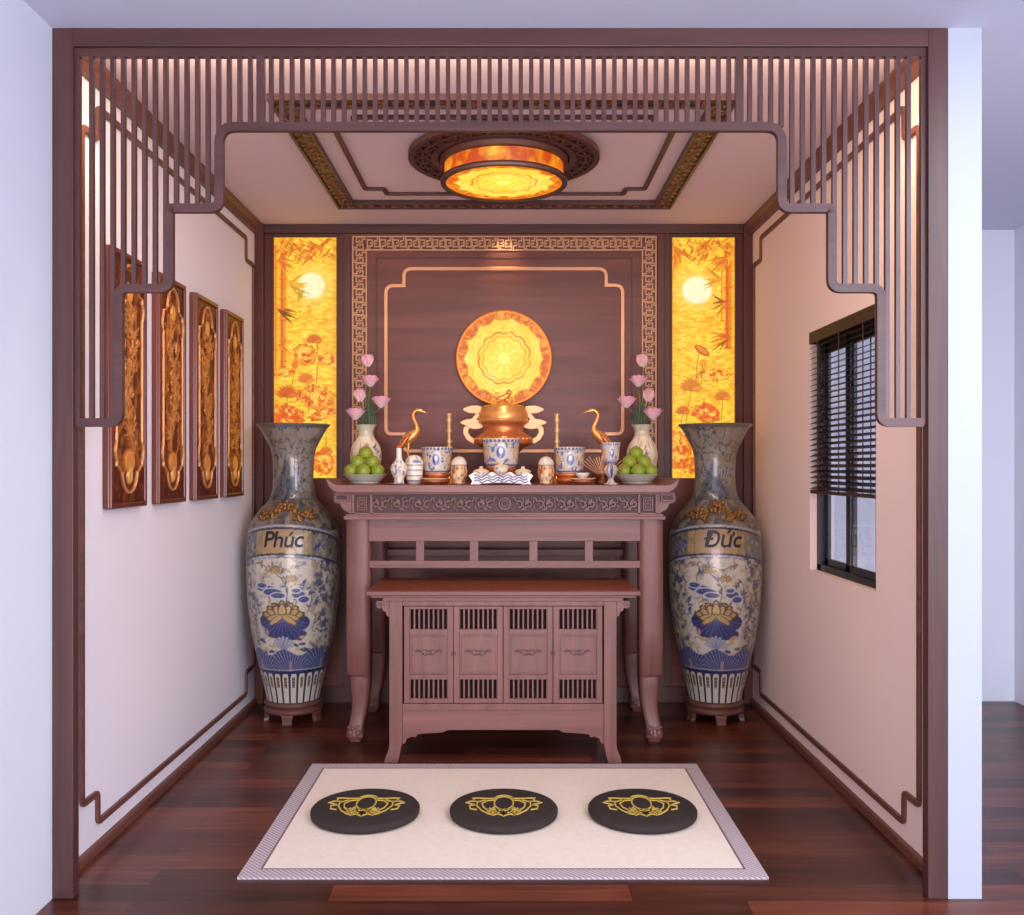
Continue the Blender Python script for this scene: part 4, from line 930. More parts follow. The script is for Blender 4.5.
def wrap_text(txt, cx, cy, rot, zc, size, r, parent):
    cu = bpy.data.curves.new('lettering', 'FONT'); cu.body = txt; cu.size = size; cu.align_x = 'CENTER'; cu.shear = .18; cu.space_character = .92
    to = bpy.data.objects.new('tmp', cu); COL.objects.link(to); bpy.context.view_layer.update()
    me = bpy.data.meshes.new_from_object(to.evaluated_get(bpy.context.evaluated_depsgraph_get()))
    bpy.data.objects.remove(to)
    vs = [v.co.copy() for v in me.vertices]; fs = [tuple(p.vertices) for p in me.polygons]; mb = MB(); out = []
    for v in vs:
        a = math.radians(rot)+v.x/r-PI/2; out.append((cx+(r+.0025)*math.cos(a), cy+(r+.0025)*math.sin(a), zc+v.y))
    for q_, (da_, dz_) in enumerate(((0, 0), (.014, .0), (.028, .001), (.014, .0025), (.014, -.0018))):
        t_ = size*da_/r; cs_, sn_ = math.cos(t_), math.sin(t_); k_ = 1+.0004*q_
        mb.add([(cx+((p[0]-cx)*cs_-(p[1]-cy)*sn_)*k_, cy+((p[0]-cx)*sn_+(p[1]-cy)*cs_)*k_, p[2]+dz_) for p in out], fs)
    mb.build('lettering', M['ink'], parent, recalc=False)
def floor_vase(cx, rot, txt, label, seed):
    cy = 5.05; t = thing('floor_vase', label, 'vase', (cx, cy, .115), 'pair of tall painted floor vases')
    lathe_paint(VP, cx, cy, 460, 470, vase_paint(seed), 'vase_body', t, rot)
    wrap_text(txt, cx, cy, rot+(0 if cx < 0 else 7), .940, .116, .242, t)
    mb = MB(); rnd = random.Random(seed)          # gilt dragon and cloud appliques round the shoulder
    for k in range(3):
        ctr = rot+(-28, 0, 28)[k]; zc = (1.10, 1.14, 1.10)[k]; rb_ = (.192, .158, .192)[k]
        for q in range(16):
            a = math.radians(ctr+rnd.uniform(-15, 15))-PI/2; z = zc+rnd.uniform(-.02, .02); rr_ = rb_-(z-zc)*.9
            pts = [(cx+(rr_+.004+.006*math.sin(w_))*math.cos(a+.035*math.cos(w_*1.3+q)*(1-w_/7)), cy+(rr_+.004+.006*math.sin(w_))*math.sin(a+.035*math.cos(w_*1.3+q)*(1-w_/7)), z+.012*math.sin(w_*1.3+q)*(1-w_/7)) for w_ in np.linspace(0, 5, 12)]
            mb.tube(pts, [.0115*(1-.07*i_) for i_ in range(12)], 6)
    body = [(cx+(.2-.055*math.exp(-(u/18)**2))*math.cos(math.radians(rot+u)-PI/2), cy+(.2-.055*math.exp(-(u/18)**2))*math.sin(math.radians(rot+u)-PI/2), 1.092+.062*math.exp(-(u/18)**2)+.006*math.sin(u*.5)) for u in range(-52, 53, 4)]
    mb.tube(body, [.006+.004*math.sin(i_*.9)**2 for i_ in range(len(body))], 8)
    mb.build('gilt_applique', M['vase_gold'], t, smooth=True)
    s = thing('vase_stand', 'low round carved wooden stand under the %s floor vase' % ('left' if cx < 0 else 'right'), 'stand', (cx, cy, 0), 'wooden stands under the floor vases')
    MB().lathe([(.11, .05), (.150, .052), (.156, .062), (.150, .072), (.142, .078), (.146, .09), (.154, .096), (.150, .106), (.144, .112), (.138, .1145), (.001, .1145)], cx, cy, 48).build('stand_ring', M['stand_wood'], s, smooth=True, auto=.9)
    for k in range(5):
        a = -PI/2+2*PI*k/5; ca, sa = math.cos(a), math.sin(a); m = MB()
        vs = []; sec = [(.054, .142, .032), (.04, .148, .028), (.02, .148, .024), (.008, .154, .026), (0, .152, .024)]
        for z, r, w in sec:
            for (dr_, dw_) in ((-.022, -w), (.004, -w), (.004, w), (-.022, w)): vs.append((cx+(r+dr_)*ca-dw_*sa, cy+(r+dr_)*sa+dw_*ca, z))
        m.add(vs, [(i*4+q, i*4+(q+1) % 4, (i+1)*4+(q+1) % 4, (i+1)*4+q) for i in range(4) for q in range(4)]+[(0, 1, 2, 3), (16, 17, 18, 19)]); m.build('foot', M['stand_wood'], s, bevel=.002)
floor_vase(-1.153, -1, 'Phúc', 'tall blue and cream floor vase with gold lotus, lettered Phúc, left of altar', 101)
floor_vase(1.112, -11, 'Đức', 'tall blue and cream floor vase with gold lotus, lettered Đức, right of altar', 205)

# ------------------------------------------------------------------ things on the altar
def blue_white(z0, z1, seed, bg=(200, 190, 176)):
    def fn(th, z, r):
        H = (z-z0)/(z1-z0); X = th; p = Paint(X, H*100, bg); n = fbm(th/9+50, H*9, seed, 4); rad = np.maximum(r, .01); 
        p.put((n-.56)*12, (92, 104, 150)); p.put((.36-n)*12, (190, 150, 110))
        for k in (-120, 0, 120):
            p.ell(k, 50, 22, 30, (190, 190, 196), 1, .1); p.ell(k, 50, 17, 25, (44, 58, 118), 1, .3); p.ell(k, 56, 8, 12, (190, 200, 222), .9, .3)
        for k in (-60, 60, 180): p.ell(k, 48, 20, 26, (196, 160, 124), .9, .2); p.ell(k, 48, 10, 14, (214, 190, 160), .9, .3)
        p.put((H > .86)*1.0, (96, 104, 136)); p.put(((H > .86) & ((th % 14) < 5))*.9, (206, 204, 206)); p.put((H > .96)*1.0, (214, 200, 178)); p.put((H < .1)*1.0, (96, 104, 150)); p.put((H < .04)*1.0, (214, 206, 190)); return p.C
    return fn
def incense_bowl(px, r, zt, zb, D, label, seed):
    cx = wx(px, D); t = thing('incense_bowl', label, 'bowl', (cx, D, zb), 'blue and white incense bowls')
    h = zt-zb
    prof = [(r*.70, zb), (r*.78, zb+h*.02), (r*.86, zb+h*.10), (r*.90, zb+h*.35), (r*.92, zb+h*.6), (r*.94, zb+h*.84), (r*1.0, zb+h*.93), (r*1.02, zb+h*.98), (r*1.0, zt), (r*.9, zt-.004), (r*.8, zb+h*.7), (.001, zb+h*.68)]
    lathe_paint(prof, cx, D, 140, 90, blue_white(zb, zt, seed), 'bowl_body', t)
    MB().lathe([(r*.88, zb+h*.80), (.001, zb+h*.84)], cx, D, 24).build('sand', plain('ash_sand', (150, 140, 124), .95), t)
    s = thing('bowl_stand', 'bronze footed stand under the ' + label, 'stand', (cx, D, T), 'bronze stands under the incense bowls')
    MB().lathe([(r*.8, T+.010), (r*.86, T+.018), (r*.70, T+(zb-T)*.6), (r*.84, zb-.010), (r*.82, zb-.001), (.001, zb-.001)], cx, D, 32).build('stand_ring', M['copper'], s, smooth=True, auto=.9)
    for k in range(4):
        a = PI/4+k*PI/2; MB().tube([(cx+r*.66*math.cos(a), D+r*.66*math.sin(a), T+.022), (cx+r*.84*math.cos(a), D+r*.84*math.sin(a), T+.012), (cx+r*.92*math.cos(a), D+r*.92*math.sin(a), T+.005)], [.010, .008, .005], 8).build('foot', M['bronze'], s, smooth=True)
incense_bowl(437, .082, wz(446.6, 4.82), 1.318, 4.82, 'left blue and white incense bowl', 11)
incense_bowl(569.5, .082, wz(446.6, 4.82), 1.318, 4.82, 'right blue and white incense bowl', 12)
incense_bowl(501, .0985, wz(438.3, 4.78), wz(467, 4.78), 4.78, 'large middle blue and white incense bowl', 13)

# brass censer
cc = wx(503.5, 5.12); CY = 5.12
cs = thing('brass_censer', 'large gold and copper lidded censer with cloud handles at altar centre', 'censer', (cc, CY, T))
z_ = lambda py: wz(py, CY)
MB().lathe([(.095, T+.028), (.10, T+.04), (.07, T+.06), (.05, T+.09), (.055, T+.14), (.11, z_(448)), (.158, z_(444)), (.162, z_(441)), (.15, z_(436)), (.118, z_(433)), (.112, z_(430)), (.118, z_(424)), (.130, z_(422.5))], cc, CY, 48).build('bowl', M['copper'], cs, smooth=True, auto=.8)
for k in range(3):
    a = -PI/2+2*PI*k/3; MB().tube([(cc+.06*math.cos(a), CY+.06*math.sin(a), T+.05), (cc+.10*math.cos(a), CY+.10*math.sin(a), T+.03), (cc+.105*math.cos(a), CY+.105*math.sin(a), T+.006)], [.018, .014, .010], 10).build('foot', M['copper'], cs, smooth=True)
MB().lathe([(.136, z_(423)), (.141, z_(421.5)), (.134, z_(419.5)), (.136, z_(418)), (.133, z_(412.5)), (.128, z_(411.5)), (.124, z_(408)), (.117, z_(406.5)), (.104, z_(405.6)), (.05, z_(404.6)), (.03, z_(402)), (.001, z_(402))], cc, CY, 48).build('lid', M['brass'], cs, smooth=True, auto=.8)
mb = MB()   # pierced gallery of bosses round the bowl
for k in range(30):
    a = 2*PI*k/30; mb.ball((cc+.155*math.cos(a), CY+.155*math.sin(a), z_(439.5)), .010, 8, 6)
for k in range(12): a = 2*PI*k/12; mb.ball((cc+.130*math.cos(a), CY+.124*math.sin(a), z_(414.5)), .008, 8, 6)
mb.tube([(cc+.155*math.cos(2*PI*k/40), CY+.155*math.sin(2*PI*k/40), z_(439.5)) for k in range(41)], .006, 6)
mb.tube([(cc+.124*math.cos(2*PI*k/40), CY+.124*math.sin(2*PI*k/40), z_(414.5)) for k in range(41)], .005, 6)
mb.build('boss_rim', M['brass'], cs, smooth=True)
mb = MB(); zf = z_(402); k_ = .9     # guardian lion finial
mb.tube([(cc-.03, CY, zf+.004), (cc-.02, CY, zf+.018), (cc+.004, CY, zf+.024), (cc+.018, CY, zf+.034), (cc+.03, CY-.004, zf+.048)], [.012, .017, .016, .015, .014], 10)
mb.ball((cc+.03, CY-.006, zf+.052), .015, 10, 8); mb.ball((cc+.040, CY-.012, zf+.047), .008, 8, 6)
for dx, dy in ((-.026, -.012), (-.026, .012), (.016, -.012), (.016, .012)): mb.tube([(cc+dx, CY+dy, zf+.02), (cc+dx*1.2, CY+dy, zf-.004)], [.007, .006], 8)
mb.tube([(cc-.03, CY, zf+.012), (cc-.045, CY, zf+.03), (cc-.035, CY, zf+.05), (cc-.026, CY, zf+.044)], [.005, .008, .008, .004], 8)
for s_ in (-1, 1): mb.tube([(cc+.03+s_*.0, CY+s_*.008, zf+.062), (cc+.028, CY+s_*.011, zf+.07)], [.005, .002], 6)
mb.build('lion_finial', M['brass'], cs, smooth=True)
for s_ in (-1, 1):
    g = lambda u, v, d, s_=s_: (cc+s_*wx(VX+u, CY), d, z_(v)); o = MB(); a_, b_ = CY-.010, CY+.010
    # drawing units are px offsets from the censer axis
    cl = lambda cx, cy, rx, ry: [(cx+rx*math.cos(q*2*PI/20)*(1+.08*math.cos(q*2*PI/20*4)), cy+ry*math.sin(q*2*PI/20)) for q in range(20)]
    o.prism(cl(29, 409.6, 10.8, 4.0), g, a_, b_).prism(cl(32.5, 422.6, 10, 3.6), g, a_-.003, b_+.003).prism(cl(28, 426.2, 8.5, 3.0), g, a_-.006, b_+.006)
    o.ribbon([(25, 411), (26.5, 416), (31, 421)], 4.4, g, a_+.002, b_-.002); o.ribbon([(33, 424), (37.5, 429), (37.8, 433), (35, 438), (29, 442)], 5.0, g, a_+.001, b_-.001)
    o.build('cloud_handle', M['brass_pale'], cs, bevel=.002)

# candlesticks
for px, lb in ((449, 'left slender brass candlestick behind the incense bowl'), (557, 'right slender brass candlestick behind the incense bowl')):
    D = 5.1; cx = wx(px, D); zt = wz(413.5, D); t = thing('candlestick', lb, 'candlestick', (cx, D, T), 'pair of brass candlesticks')
    MB().lathe([(.042, T), (.042, T+.008), (.022, T+.018), (.010, T+.04), (.010, T+.14), (.020, T+.15), (.009, T+.16)], cx, D, 24).build('base', M['brass'], t, smooth=True, auto=.9)
    h = zt-(T+.155); b = T+.155
    MB().lathe([(.008, b), (.010, b+.01), (.016, b+h*.18), (.010, b+h*.26), (.018, b+h*.32), (.010, b+h*.38), (.010, b+h*.52), (.017, b+h*.58), (.010, b+h*.64), (.011, b+h*.78), (.017, b+h*.84), (.011, b+h*.88), (.012, b+h*.94), (.016, zt-.004), (.015, zt), (.001, zt)], cx, D, 24).build('stem', M['brass_pale'], t, smooth=True)

# cranes
for s_, lb in ((1, 'gilt crane statue with curved neck, left of the censer, facing right'), (-1, 'gilt crane statue with curved neck, right of the censer, facing left')):
    D = 5.02; ref = 413.5 if s_ > 0 else 597.5
    X = lambda px: wx(ref+s_*(px-413.5), D); Z = lambda py: wz(py, D)
    t = thing('crane_statue', lb, 'statue', (X(409), D, T), 'pair of crane statues')
    P_ = [(398, 450, .6), (400.5, 446.5, 2.6), (404, 443, 4.6), (408, 439.5, 5.8), (412, 436, 5.8), (415.5, 433, 4.6), (417.5, 429.5, 3.0), (416.8, 426, 2.2), (415, 422, 1.9), (413.3, 418, 1.8), (413, 414.5, 1.7), (414.6, 411.6, 1.7), (417.2, 410.2, 1.9), (420, 410.6, 2.2), (422.4, 411.4, 1.3), (425, 412.2, .7), (428, 413, .25)]
    MB().tube([(X(a), D, Z(b)) for a, b, c in P_], [c*D/F for a, b, c in P_], 14).build('body', M['brass'], t, smooth=True)
    for dy in (-.024, .024):
        m = MB()
        for k in range(5): m.tube([(X(412-k*1.0), D+dy*1.15, Z(434.5+k*1.3)), (X(406-k*1.0), D+dy*1.3, Z(440+k*1.6)), (X(399-k*.3), D+dy*.9, Z(447+k*1.5))], [.006, .010, .003], 8)
        m.build('wing', M['copper'], t, smooth=True)
    for dy in (-.012, .012): MB().tube([(X(409), D+dy, Z(441)), (X(408), D+dy, Z(452)), (X(409.5), D+dy, Z(463)), (X(409), D+dy, T+.055)], [.010, .005, .004, .005], 8).build('leg', M['brass'], t, smooth=True)
    MB().ball((X(409), D, T+.032), .045, 18, 10, (1.25, .95, .7)).build('tortoise_base', M['bronze'], t, smooth=True)

# lotus vases and flowers
def lotus_vase(px, lb, seed):
    D = 5.08; cx = wx(px, D); zt = wz(423.5, D); h = zt-T; t = thing('lotus_vase', lb, 'vase', (cx, D, T), 'pair of cream vases holding lotus flowers')
    prof = [(.046, T), (.05, T+.01), (.066, T+h*.18), (.082, T+h*.36), (.085, T+h*.5), (.074, T+h*.64), (.046, T+h*.76), (.036, T+h*.84), (.042, T+h*.92), (.062, zt-.004), (.064, zt), (.058, zt-.002), (.034, T+h*.84), (.03, T+h*.7), (.001, T+h*.68)]
    def pt(th, z, r):
        H = (z-T)/h; p = Paint(th, H*100, (232, 220, 196)); n = fbm(th/12+60, H*8, seed, 4)
        p.put((n-.6)*8, (206, 184, 150)); p.put((H > .78)*.6, (178, 178, 156)); rnd = random.Random(seed)
        for k in range(14): x = rnd.uniform(-70, 70); y = rnd.uniform(38, 62); p.leaf(x, y, rnd.uniform(0, 6.2), 16, 5, rnd.choice([(92, 98, 120), (120, 128, 96), (196, 120, 110)]), .9)
        p.put((H < .06)*1.0, (150, 140, 120)); return p.C
    lathe_paint(prof, cx, D, 96, 80, pt, 'vase_body', t); return cx, D, zt
def petal(mb, cols, c, az_, tilt, L, W, cup):
    """one cupped petal as a small grid"""
    nu, nv = 5, 7; o = len(mb.v); vs = []
    for j in range(nv):
        t = j/(nv-1); w = W*math.sin(PI*min(1, .12+.86*t))**.8*(1 if t < .97 else .2); ang = tilt-cup*t
        for i in range(nu):
            s = i/(nu-1)*2-1; rad = L*t*math.cos(ang)+.15*L*t; up = L*t*math.sin(ang)+abs(s)**2*w*.4
            x = rad*math.cos(az_)-s*w*math.sin(az_); y = rad*math.sin(az_)+s*w*math.cos(az_); vs.append((c[0]+x, c[1]+y, c[2]+up))
            k = t; cols.append([a*(1-k)+b*k for a, b in zip(lin((250, 226, 224))[:3], lin((236, 168, 186))[:3])])
    mb.add(vs, [(j*nu+i, j*nu+i+1, (j+1)*nu+i+1, (j+1)*nu+i) for j in range(nv-1) for i in range(nu-1)])
pos = [(367.6, 361, 0), (370.3, 381, 1), (360, 396, 0), (381, 402, 2), (355.6, 414, 2)]
wd = ['topmost', 'second from the top', 'upright third', 'wide open inner', 'lowest outer']
for side, vpx, vl in ((-1, 366, 'left cream vase with painted sprigs holding lotus flowers'), (1, 642, 'right cream vase with painted sprigs holding lotus flowers')):
    vx, vD, vz = lotus_vase(vpx, vl, 31+side); sn = 'left' if side < 0 else 'right'
    for i, (px, py, op) in enumerate(pos):
        if side > 0: px = {0: 642, 1: 638.3, 2: 648.5, 3: 626.6, 4: 653}[i]
        D = 5.08+(.09, -.04, .045, -.09, -.095)[i]; c = (wx(px, D), D, wz(py+6, D))
        t = thing('lotus_flower', '%s pink lotus flower in the %s altar vase' % (wd[i], sn), 'flower', (vx, vD, vz-.02), 'pink lotus flowers in the %s vase' % sn)
        mb = MB(); cols = []; rnd = random.Random(i+side*7)
        for (nn, tl, L, W, cu_) in ([(5, 1.45, .062, .020, .0), (6, 1.25, .062, .021, .05)], [(6, 1.4, .05, .019, .0), (7, 1.0, .06, .020, .15), (7, .62, .058, .018, .2)], [(6, 1.4, .048, .018, .0), (8, .9, .062, .019, .2), (9, .62, .062, .019, .25)])[op]:
            for k in range(nn): petal(mb, cols, c, 2*PI*k/nn+tl*2, tl, L*1.12, W*1.5, -cu_)
        mb.build('bloom', M['petal'], t, smooth=True, col=np.array(cols), recalc=False)
        off = ((0, 1, -1, 2, -2) if side < 0 else (0, -1, 1, -2, 2))[i]*.0115
        MB().tube([(vx+off*.9, vD, vz-.07), (vx+off*1.8, vD+(c[1]-vD)*.2, vz+.02), ((vx+c[0])/2, (vD+c[1])/2, (vz+c[2])/2+.01), (c[0], c[1], c[2]+.004)], .0042, 8).build('stem', M['stalk'], t, smooth=True)
    lt = thing('lotus_leaf', 'folded grey-green lotus leaves among the flowers in the %s vase' % sn, 'leaf', (vx, vD, vz-.02), 'lotus leaves in the vases')
    for k in range(4):
        bx0_ = vx+(-.018, .012, .028, -.03)[k]; ht = (.12, .17, .09, .07)[k]; m = MB(); vs = []
        for j in range(7):
            t_ = j/6; w = .022*math.sin(PI*min(1, .1+t_*.88))
            for s in (-1, 0, 1): vs.append((bx0_+s*w+side*(-.01)*t_, vD+.04+.0*t_+abs(s)*-.008, vz-.03+ht*t_+.0))
        m.add(vs, [(j*3+i, j*3+i+1, (j+1)*3+i+1, (j+1)*3+i) for j in range(6) for i in range(2)]); m.build('leaf_blade', M['leaf'], lt, smooth=True)

# fruit bowls
fl = [(-.068, -.026, 0), (.0, -.056, 0), (.068, -.026, 0), (-.040, .046, 0), (.040, .046, 0), (-.038, -.006, 1), (.038, -.004, 1), (.0, .016, 2)]
fn_ = ['front left', 'front middle', 'front right', 'rear left', 'rear right', 'second-layer left', 'second-layer right', 'topmost']
for side, px in ((-1, 365), (1, 636.5)):
    D = 4.84; cx = wx(px, D); sn = 'left' if side < 0 else 'right'
    t = thing('fruit_bowl', 'pale grey-green footed fruit bowl at the %s end of the altar' % sn, 'bowl', (cx, D, T), 'celadon fruit bowls')
    MB().lathe([(.072, T), (.076, T+.005), (.074, T+.010), (.088, T+.020), (.104, T+.040), (.114, T+.048), (.110, T+.050), (.09, T+.032), (.05, T+.024), (.001, T+.022)], cx, D, 48).build('bowl_body', M['celadon'], t, smooth=True, auto=1.0)
    for i, (dx, dy, lv) in enumerate(fl):
        r = .037; c = (cx+dx, D+dy, T+.0335+r*.93+lv*.046)
        f = thing('green_fruit', '%s green fruit piled in the %s fruit bowl' % (fn_[i], sn), 'fruit', (c[0], c[1], c[2]-r), 'green fruit in the %s bowl' % sn)
        MB().ball(c, r, 20, 12, (1, 1, .93)).build('fruit_skin', M['green'], f, smooth=True)
        MB().tube([(c[0], c[1], c[2]+r*.88), (c[0]+.003, c[1], c[2]+r*1.02)], [.004, .003], 6).build('stalk', M['stalk'], f)

# small white bottle with red tip
D = 4.655; cx = wx(399, D); t = thing('wine_bottle', 'small white porcelain bottle with red tip beside the left fruit bowl', 'bottle', (cx, D, T))
zt = wz(446, D)
def wp(th, z, r):
    p = Paint(th, (z-T)*1000, (232, 222, 206)); n = fbm(th/14+20, z*60, 5, 4); p.put((n-.56)*9*((z-T) < .12), (128, 138, 164)); p.put((n < .36)*.6*((z-T) < .1), (200, 150, 110)); return p.C
lathe_paint([(.024, T), (.028, T+.006), (.022, T+.016), (.024, T+.03), (.040, T+.062), (.044, T+.082), (.036, T+.1), (.018, T+.118), (.013, T+.135), (.013, zt-.012), (.015, zt-.006), (.001, zt-.004)], cx, D, 64, 64, wp, 'bottle_body', t)
MB().lathe([(.014, zt-.010), (.0155, zt-.002), (.008, zt+.002), (.001, zt+.003)], cx, D, 16).build('stopper', M['red'], t, smooth=True)
# banded jar
D = 4.755; cx = wx(414.2, D); zt = wz(455, D); t = thing('banded_jar', 'white rounded jar with blue-grey bands left of the incense bowl', 'jar', (cx, D, T)); h = zt-T
def wp(th, z, r):
    H = (z-T)/h; p = Paint(th, H*100, (232, 224, 208)); n = fbm(th/12+20, H*8, 15, 3)
    for q in (12, 30, 48, 66): p.put((np.abs(H*100-q) < 2.2)*.9, (110, 116, 140))
    p.ell(20, 78, 30, 8, (120, 124, 150), .9, .3); p.put((n-.6)*6*(H > .7), (140, 140, 160)); return p.C
lathe_paint([(.030, T), (.036, T+h*.06), (.042, T+h*.16), (.040, T+h*.2), (.045, T+h*.33), (.042, T+h*.38), (.0465, T+h*.52), (.044, T+h*.57), (.047, T+h*.68), (.044, T+h*.82), (.032, T+h*.94), (.014, zt), (.001, zt)], cx, D, 72, 64, wp, 'jar_body', t)
# small dish at the front edge
cx = wx(397.5, 4.62); o = MB().lathe([(.012, T), (.03, T+.007), (.032, T+.009), (.02, T+.007), (.001, T+.006)], cx, 4.62, 24).build('small_dish', M['white_cer'], smooth=True)
tag(o, 'tiny white dish at the front edge of the altar', 'dish')

# lidded tea jars
for px, lb in ((459, 'amber jar with white domed lid, left of the tea tray'), (546, 'amber jar with white domed lid, right of the tea tray')):
    D = 4.72; cx = wx(px, D); t = thing('lidded_jar', lb, 'jar', (cx, D, T), 'pair of lidded jars beside the tea tray'); zt = wz(453.5, D)
    def wp(th, z, r):
        H = (z-T)/.11; p = Paint(th, H*100, (206, 168, 116)); n = fbm(th/12+20, H*7, 25, 4); p.put((n-.52)*9, (150, 86, 56)); p.put((.42-n)*9, (226, 206, 176)); p.ell(0, 50, 20, 22, (226, 190, 140), .8, .3); return p.C
    lathe_paint([(.030, T), (.034, T+.006), (.030, T+.016), (.040, T+.036), (.043, T+.065), (.038, T+.09), (.034, T+.098), (.001, T+.098)], cx, D, 72, 50, wp, 'jar_body', t)
    z1 = T+.098; l = MB().lathe([(.040, z1-.002), (.041, z1+.004), (.036, z1+.02), (.022, z1+.036), (.008, z1+.042), (.001, z1+.042)], cx, D, 32).build('lid', M['white_cer'], t, smooth=True)
    MB().lathe([(.005, z1+.041), (.008, z1+.048), (.006, z1+.054), (.001, z1+.060)], cx, D, 12).build('knob', M['bronze'], l, smooth=True)

# tea tray and cups
D = 4.635; cx = wx(501, D)
tr = thing('tea_tray', 'white tray with blue wave carving holding three lidded cups, altar centre front', 'tray', (cx, D, T))
W_ = .150
wv = [(-W_, T), (-W_+.01, T+.018), (-W_-.008, T+.045), (-W_+.02, T+.062)]
top_ = [(-W_+.02+(2*W_-.04)*k/24, T+.052+.011*math.cos(k/24*2*PI*3)) for k in range(25)]
outl = wv[:3]+top_+[(W_+.008, T+.045), (W_-.01, T+.018), (W_, T)]+[(W_-.03, T+.004), (0, T+.010), (-W_+.03, T+.004)]
mb = MB().prism([(a, b) for a, b in outl], lambda u, v, d: (cx+u, d, v), D-.050, D-.040)
mb.box(cx-W_+.012, cx+W_-.012, D-.045, D+.045, T+.012, T+.026)
mb.box(cx-W_+.02, cx-W_+.05, D-.04, D+.04, T, T+.014).box(cx+W_-.05, cx+W_-.02, D-.04, D+.04, T, T+.014)
mb.build('tray_body', M['white_cer'], tr, bevel=.002)
mb = MB(); M['cobalt'] = plain('cobalt_glaze', (74, 84, 128), .3, 0, .2, 30)
fT = lambda u, v, d: (cx+u, d, v)
for ph, am, zc in ((0, .006, .017), (.25, .006, .030), (.5, .006, .043)):
    mb.ribbon([(-W_+.02+(2*W_-.04)*k/60, T+zc+am*math.sin(k/60*2*PI*5+ph)) for k in range(61)], .0068, fT, D-.053, D-.049)
mb.ribbon(arcpts(0, T+.032, .014, 0, 2*PI*15/16, 15), .004, fT, D-.054, D-.049, True)
mb.build('wave_pattern', M['cobalt'], tr)
for dx, dy, zz0, lb in ((-.098, 0, T+.026, 'left lidded teacup on the white tea tray'), (0, .0, T+.026, 'middle lidded teacup standing taller on the white tea tray'), (.108, 0, T+.026, 'right lidded teacup on the white tea tray')):
    c = thing('lidded_cup', lb, 'cup', (cx+dx, D+dy, zz0), 'lidded cups on the tea tray'); r = .040; zz0 += .0006; z0 = zz0+(.022 if dx == 0 else 0)
    if dx == 0: MB().lathe([(.03, zz0), (.018, zz0+.008), (.022, z0)], cx, D, 24).build('cup_foot', M['white_cer'], c, smooth=True)
    def wp(th, z, r_):
        p = Paint(th, z*1000, (234, 222, 196)); n = fbm(th/10+10, z*90, 35, 3); p.put((n-.58)*9, (150, 140, 150)); return p.C
    lathe_paint([(.020, z0), (.022, z0+.004), (.034, z0+.018), (.039, z0+.036), (.037, z0+.037), (.001, z0+.034)], cx+dx, D+dy, 48, 24, wp, 'cup_body', c)
    MB().lathe([(.041, z0+.036), (.041, z0+.039), (.030, z0+.047), (.010, z0+.052), (.008, z0+.058), (.010, z0+.062), (.001, z0+.064)], cx+dx, D+dy, 32).build('lid', plain('ivory_lid', (212, 192, 154), .3), c, smooth=True)

# plate and cup right of the jar, matching saucer on the left
for px, lb in ((582.5, 'stack of two shallow gilt-edged saucers right of the tea tray'), (434, 'stack of two shallow gilt-edged saucers below the left incense bowl')):
    D = 4.70; cx = wx(px, D); t = thing('saucer_stack', lb, 'saucer', (cx, D, T), 'gilt-edged saucers')
    for k in range(2):
        z = T+k*.014; MB().lathe([(.034, z), (.036, z+.005), (.066, z+.014), (.070, z+.018), (.066, z+.018), (.03, z+.012), (.001, z+.012)], cx, D, 40).build('saucer', plain('saucer_glaze', (214, 176, 140), .3, .0, .15, 30) if k else M['copper'], t, smooth=True)
    if px > 500:
        c = thing('tea_cup', 'small white teacup on the saucers right of the tea tray', 'cup', (cx, D, T+.026))
        MB().lathe([(.016, T+.0265), (.018, T+.032), (.032, T+.046), (.036, T+.058), (.034, T+.058), (.02, T+.042), (.001, T+.038)], cx, D, 32).build('cup_body', M['white_cer'], c, smooth=True)

# goblet
D = 4.63; cx = wx(611, D); zt = wz(442.5, D); t = thing('goblet', 'blue and white porcelain goblet beside the right fruit bowl', 'goblet', (cx, D, T))
zc = wz(463.5, D)
lathe_paint([(.012, zc-.004), (.026, zc), (.038, zc+.02), (.043, zt-.02), (.0475, zt), (.0455, zt-.001), (.038, zc+.03), (.001, zc+.02)], cx, D, 96, 60, blue_white(zc-.004, zt, 44), 'cup', t)
lathe_paint([(.034, T), (.034, T+.006), (.020, T+.012), (.012, T+.03), (.016, T+.038), (.030, T+.055), (.035, T+.074), (.028, T+.09), (.014, zc)], cx, D, 64, 50, blue_white(T-.1, zc+.2, 45), 'stem', t)
# fan of incense sticks
D = 4.715; cx = wx(603, D); t = thing('incense_fan', 'fan of thin golden incense sticks behind the goblet', 'incense', (cx, D, T))
mb = MB(); hub = (cx, D, T+.035)
for k in range(17):
    a = math.radians(27+k*119/16); L = .105 if 3 < k < 13 else .125
    mb.tube([(hub[0]+.02*math.cos(a), D+.004*(k % 2), hub[2]+.02*math.sin(a)), (hub[0]+L*math.cos(a), D+.004*(k % 2), hub[2]+L*math.sin(a))], [.0016, .0030], 6)
mb.build('sticks', M['gold'], t)
MB().lathe([(.036, T), (.038, T+.01), (.024, T+.02), (.026, T+.04), (.034, T+.052), (.001, T+.05)], cx, D, 28).build('holder', M['bronze'], t, smooth=True)

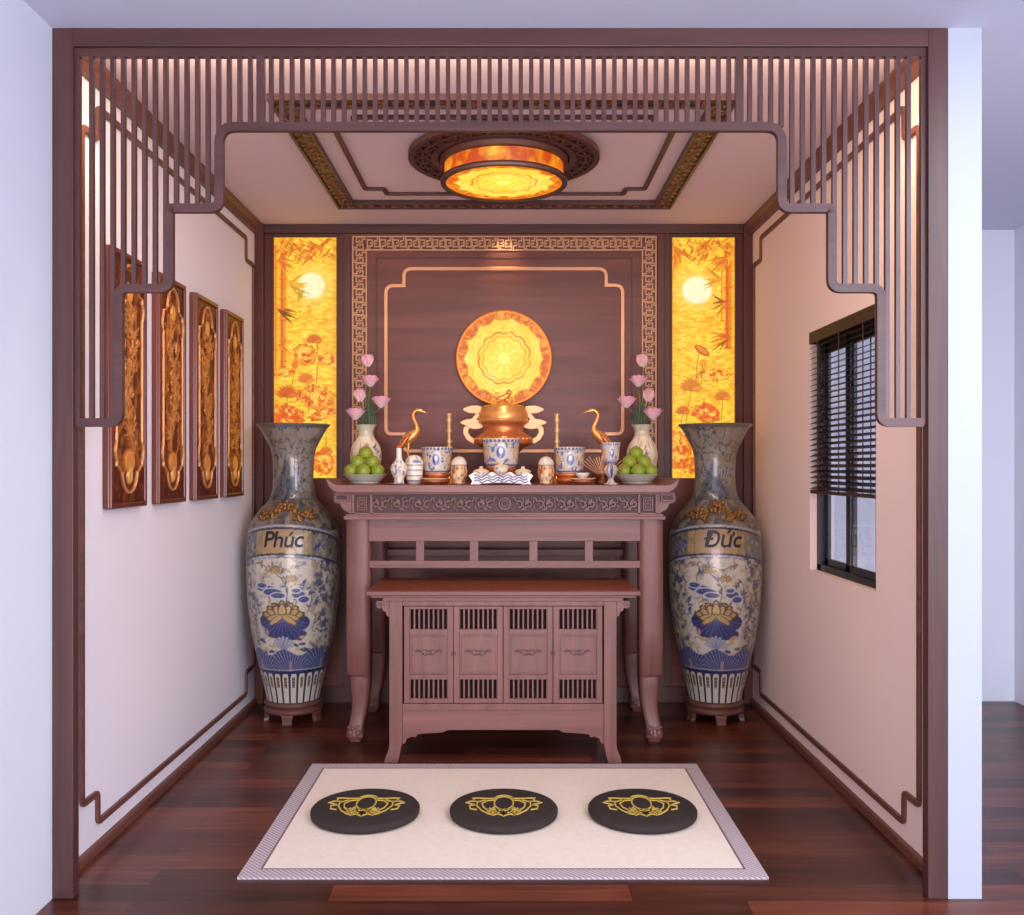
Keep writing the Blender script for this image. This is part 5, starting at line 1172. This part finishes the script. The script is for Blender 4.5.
# ------------------------------------------------------------------ lights
def area(name, loc, rot, sx_, sy_, power, col):
    l = bpy.data.lights.new(name, 'AREA'); l.shape = 'RECTANGLE'; l.size = sx_; l.size_y = sy_; l.energy = power; l.color = col
    o = bpy.data.objects.new(name, l); COL.objects.link(o); o.location = loc; o.rotation_euler = rot; return o
def spot(name, loc, tgt, power, col, ang, blend=.6, rad=0.0):
    l = bpy.data.lights.new(name, 'SPOT'); l.energy = power; l.color = col; l.spot_size = math.radians(ang); l.spot_blend = blend; l.shadow_soft_size = rad
    o = bpy.data.objects.new(name, l); COL.objects.link(o); o.location = loc
    o.rotation_euler = (Vector(tgt)-Vector(loc)).to_track_quat('-Z', 'Y').to_euler(); return o
w = bpy.data.worlds.new('world'); bpy.context.scene.world = w; w.use_nodes = True
bg = w.node_tree.nodes['Background']; bg.inputs['Color'].default_value = (0.72, 0.80, 1.0, 1); bg.inputs['Strength'].default_value = 1.2
def aim(o, tgt): o.rotation_euler = (Vector(tgt)-o.location).to_track_quat('-Z', 'Y').to_euler()
k = area('cool_fill', (2.6, -1.6, 1.7), (0, 0, 0), 2.2, 2.0, 200, (0.82, 0.87, 1.0)); aim(k, (-1.2, 4.0, 1.0))  # unseen cool fill added behind the camera, stands in for daylight
k = area('pink_fill', (-0.2, -2.2, 0.7), (0, 0, 0), 2.6, 1.2, 150, (1.0, 0.81, 0.82)); aim(k, (0, 4.4, 2.9))  # added pinkish fill behind the camera, lifts the alcove and its ceiling
k = area('hall_light', (2.2, 1.5, 2.68), (0, 0, 0), .8, 2.0, 52, (0.82, 0.88, 1.0))
k = area('cove_light', (X0, 3.09, 2.70), (0, 0, 0), 2.6, 0.08, 20, (1.0, 0.74, 0.56)); aim(k, (X0, 4.6, 1.2))
for sx_ in (-1, 1):
    spot('corner_spot', (X0+sx_*1.27, 3.12, 2.66), (X0+sx_*1.42, 3.35, 1.4), 9, (1.0, 0.76, 0.48), 100, .9, .03)
spot('panel_spot', (X0, 5.22, 2.735), (X0, 5.40, 2.50), 5, (1.0, 0.72, 0.36), 62, 1.0, 0.0)
spot('altar_spot', (X0, 4.30, 2.55), (X0, 4.95, 1.25), 18, (1.0, 0.80, 0.62), 70, .8, .05)

# ------------------------------------------------------------------ camera
cd = bpy.data.cameras.new('camera'); co = bpy.data.objects.new('camera', cd); COL.objects.link(co)
cd.sensor_width = 36; cd.sensor_fit = 'HORIZONTAL'; cd.lens = 36*F/1024; cd.shift_x = (512-VX)/1024; cd.shift_y = -(457.5-VY)/1024
cd.clip_start = .05; co.location = (0, 0, EYE); co.rotation_euler = (PI/2, 0, 0)
bpy.context.scene.camera = co
vs = bpy.context.scene.view_settings; vs.view_transform = 'Standard'; vs.look = 'None'; vs.exposure = 0.0; vs.gamma = 1.0
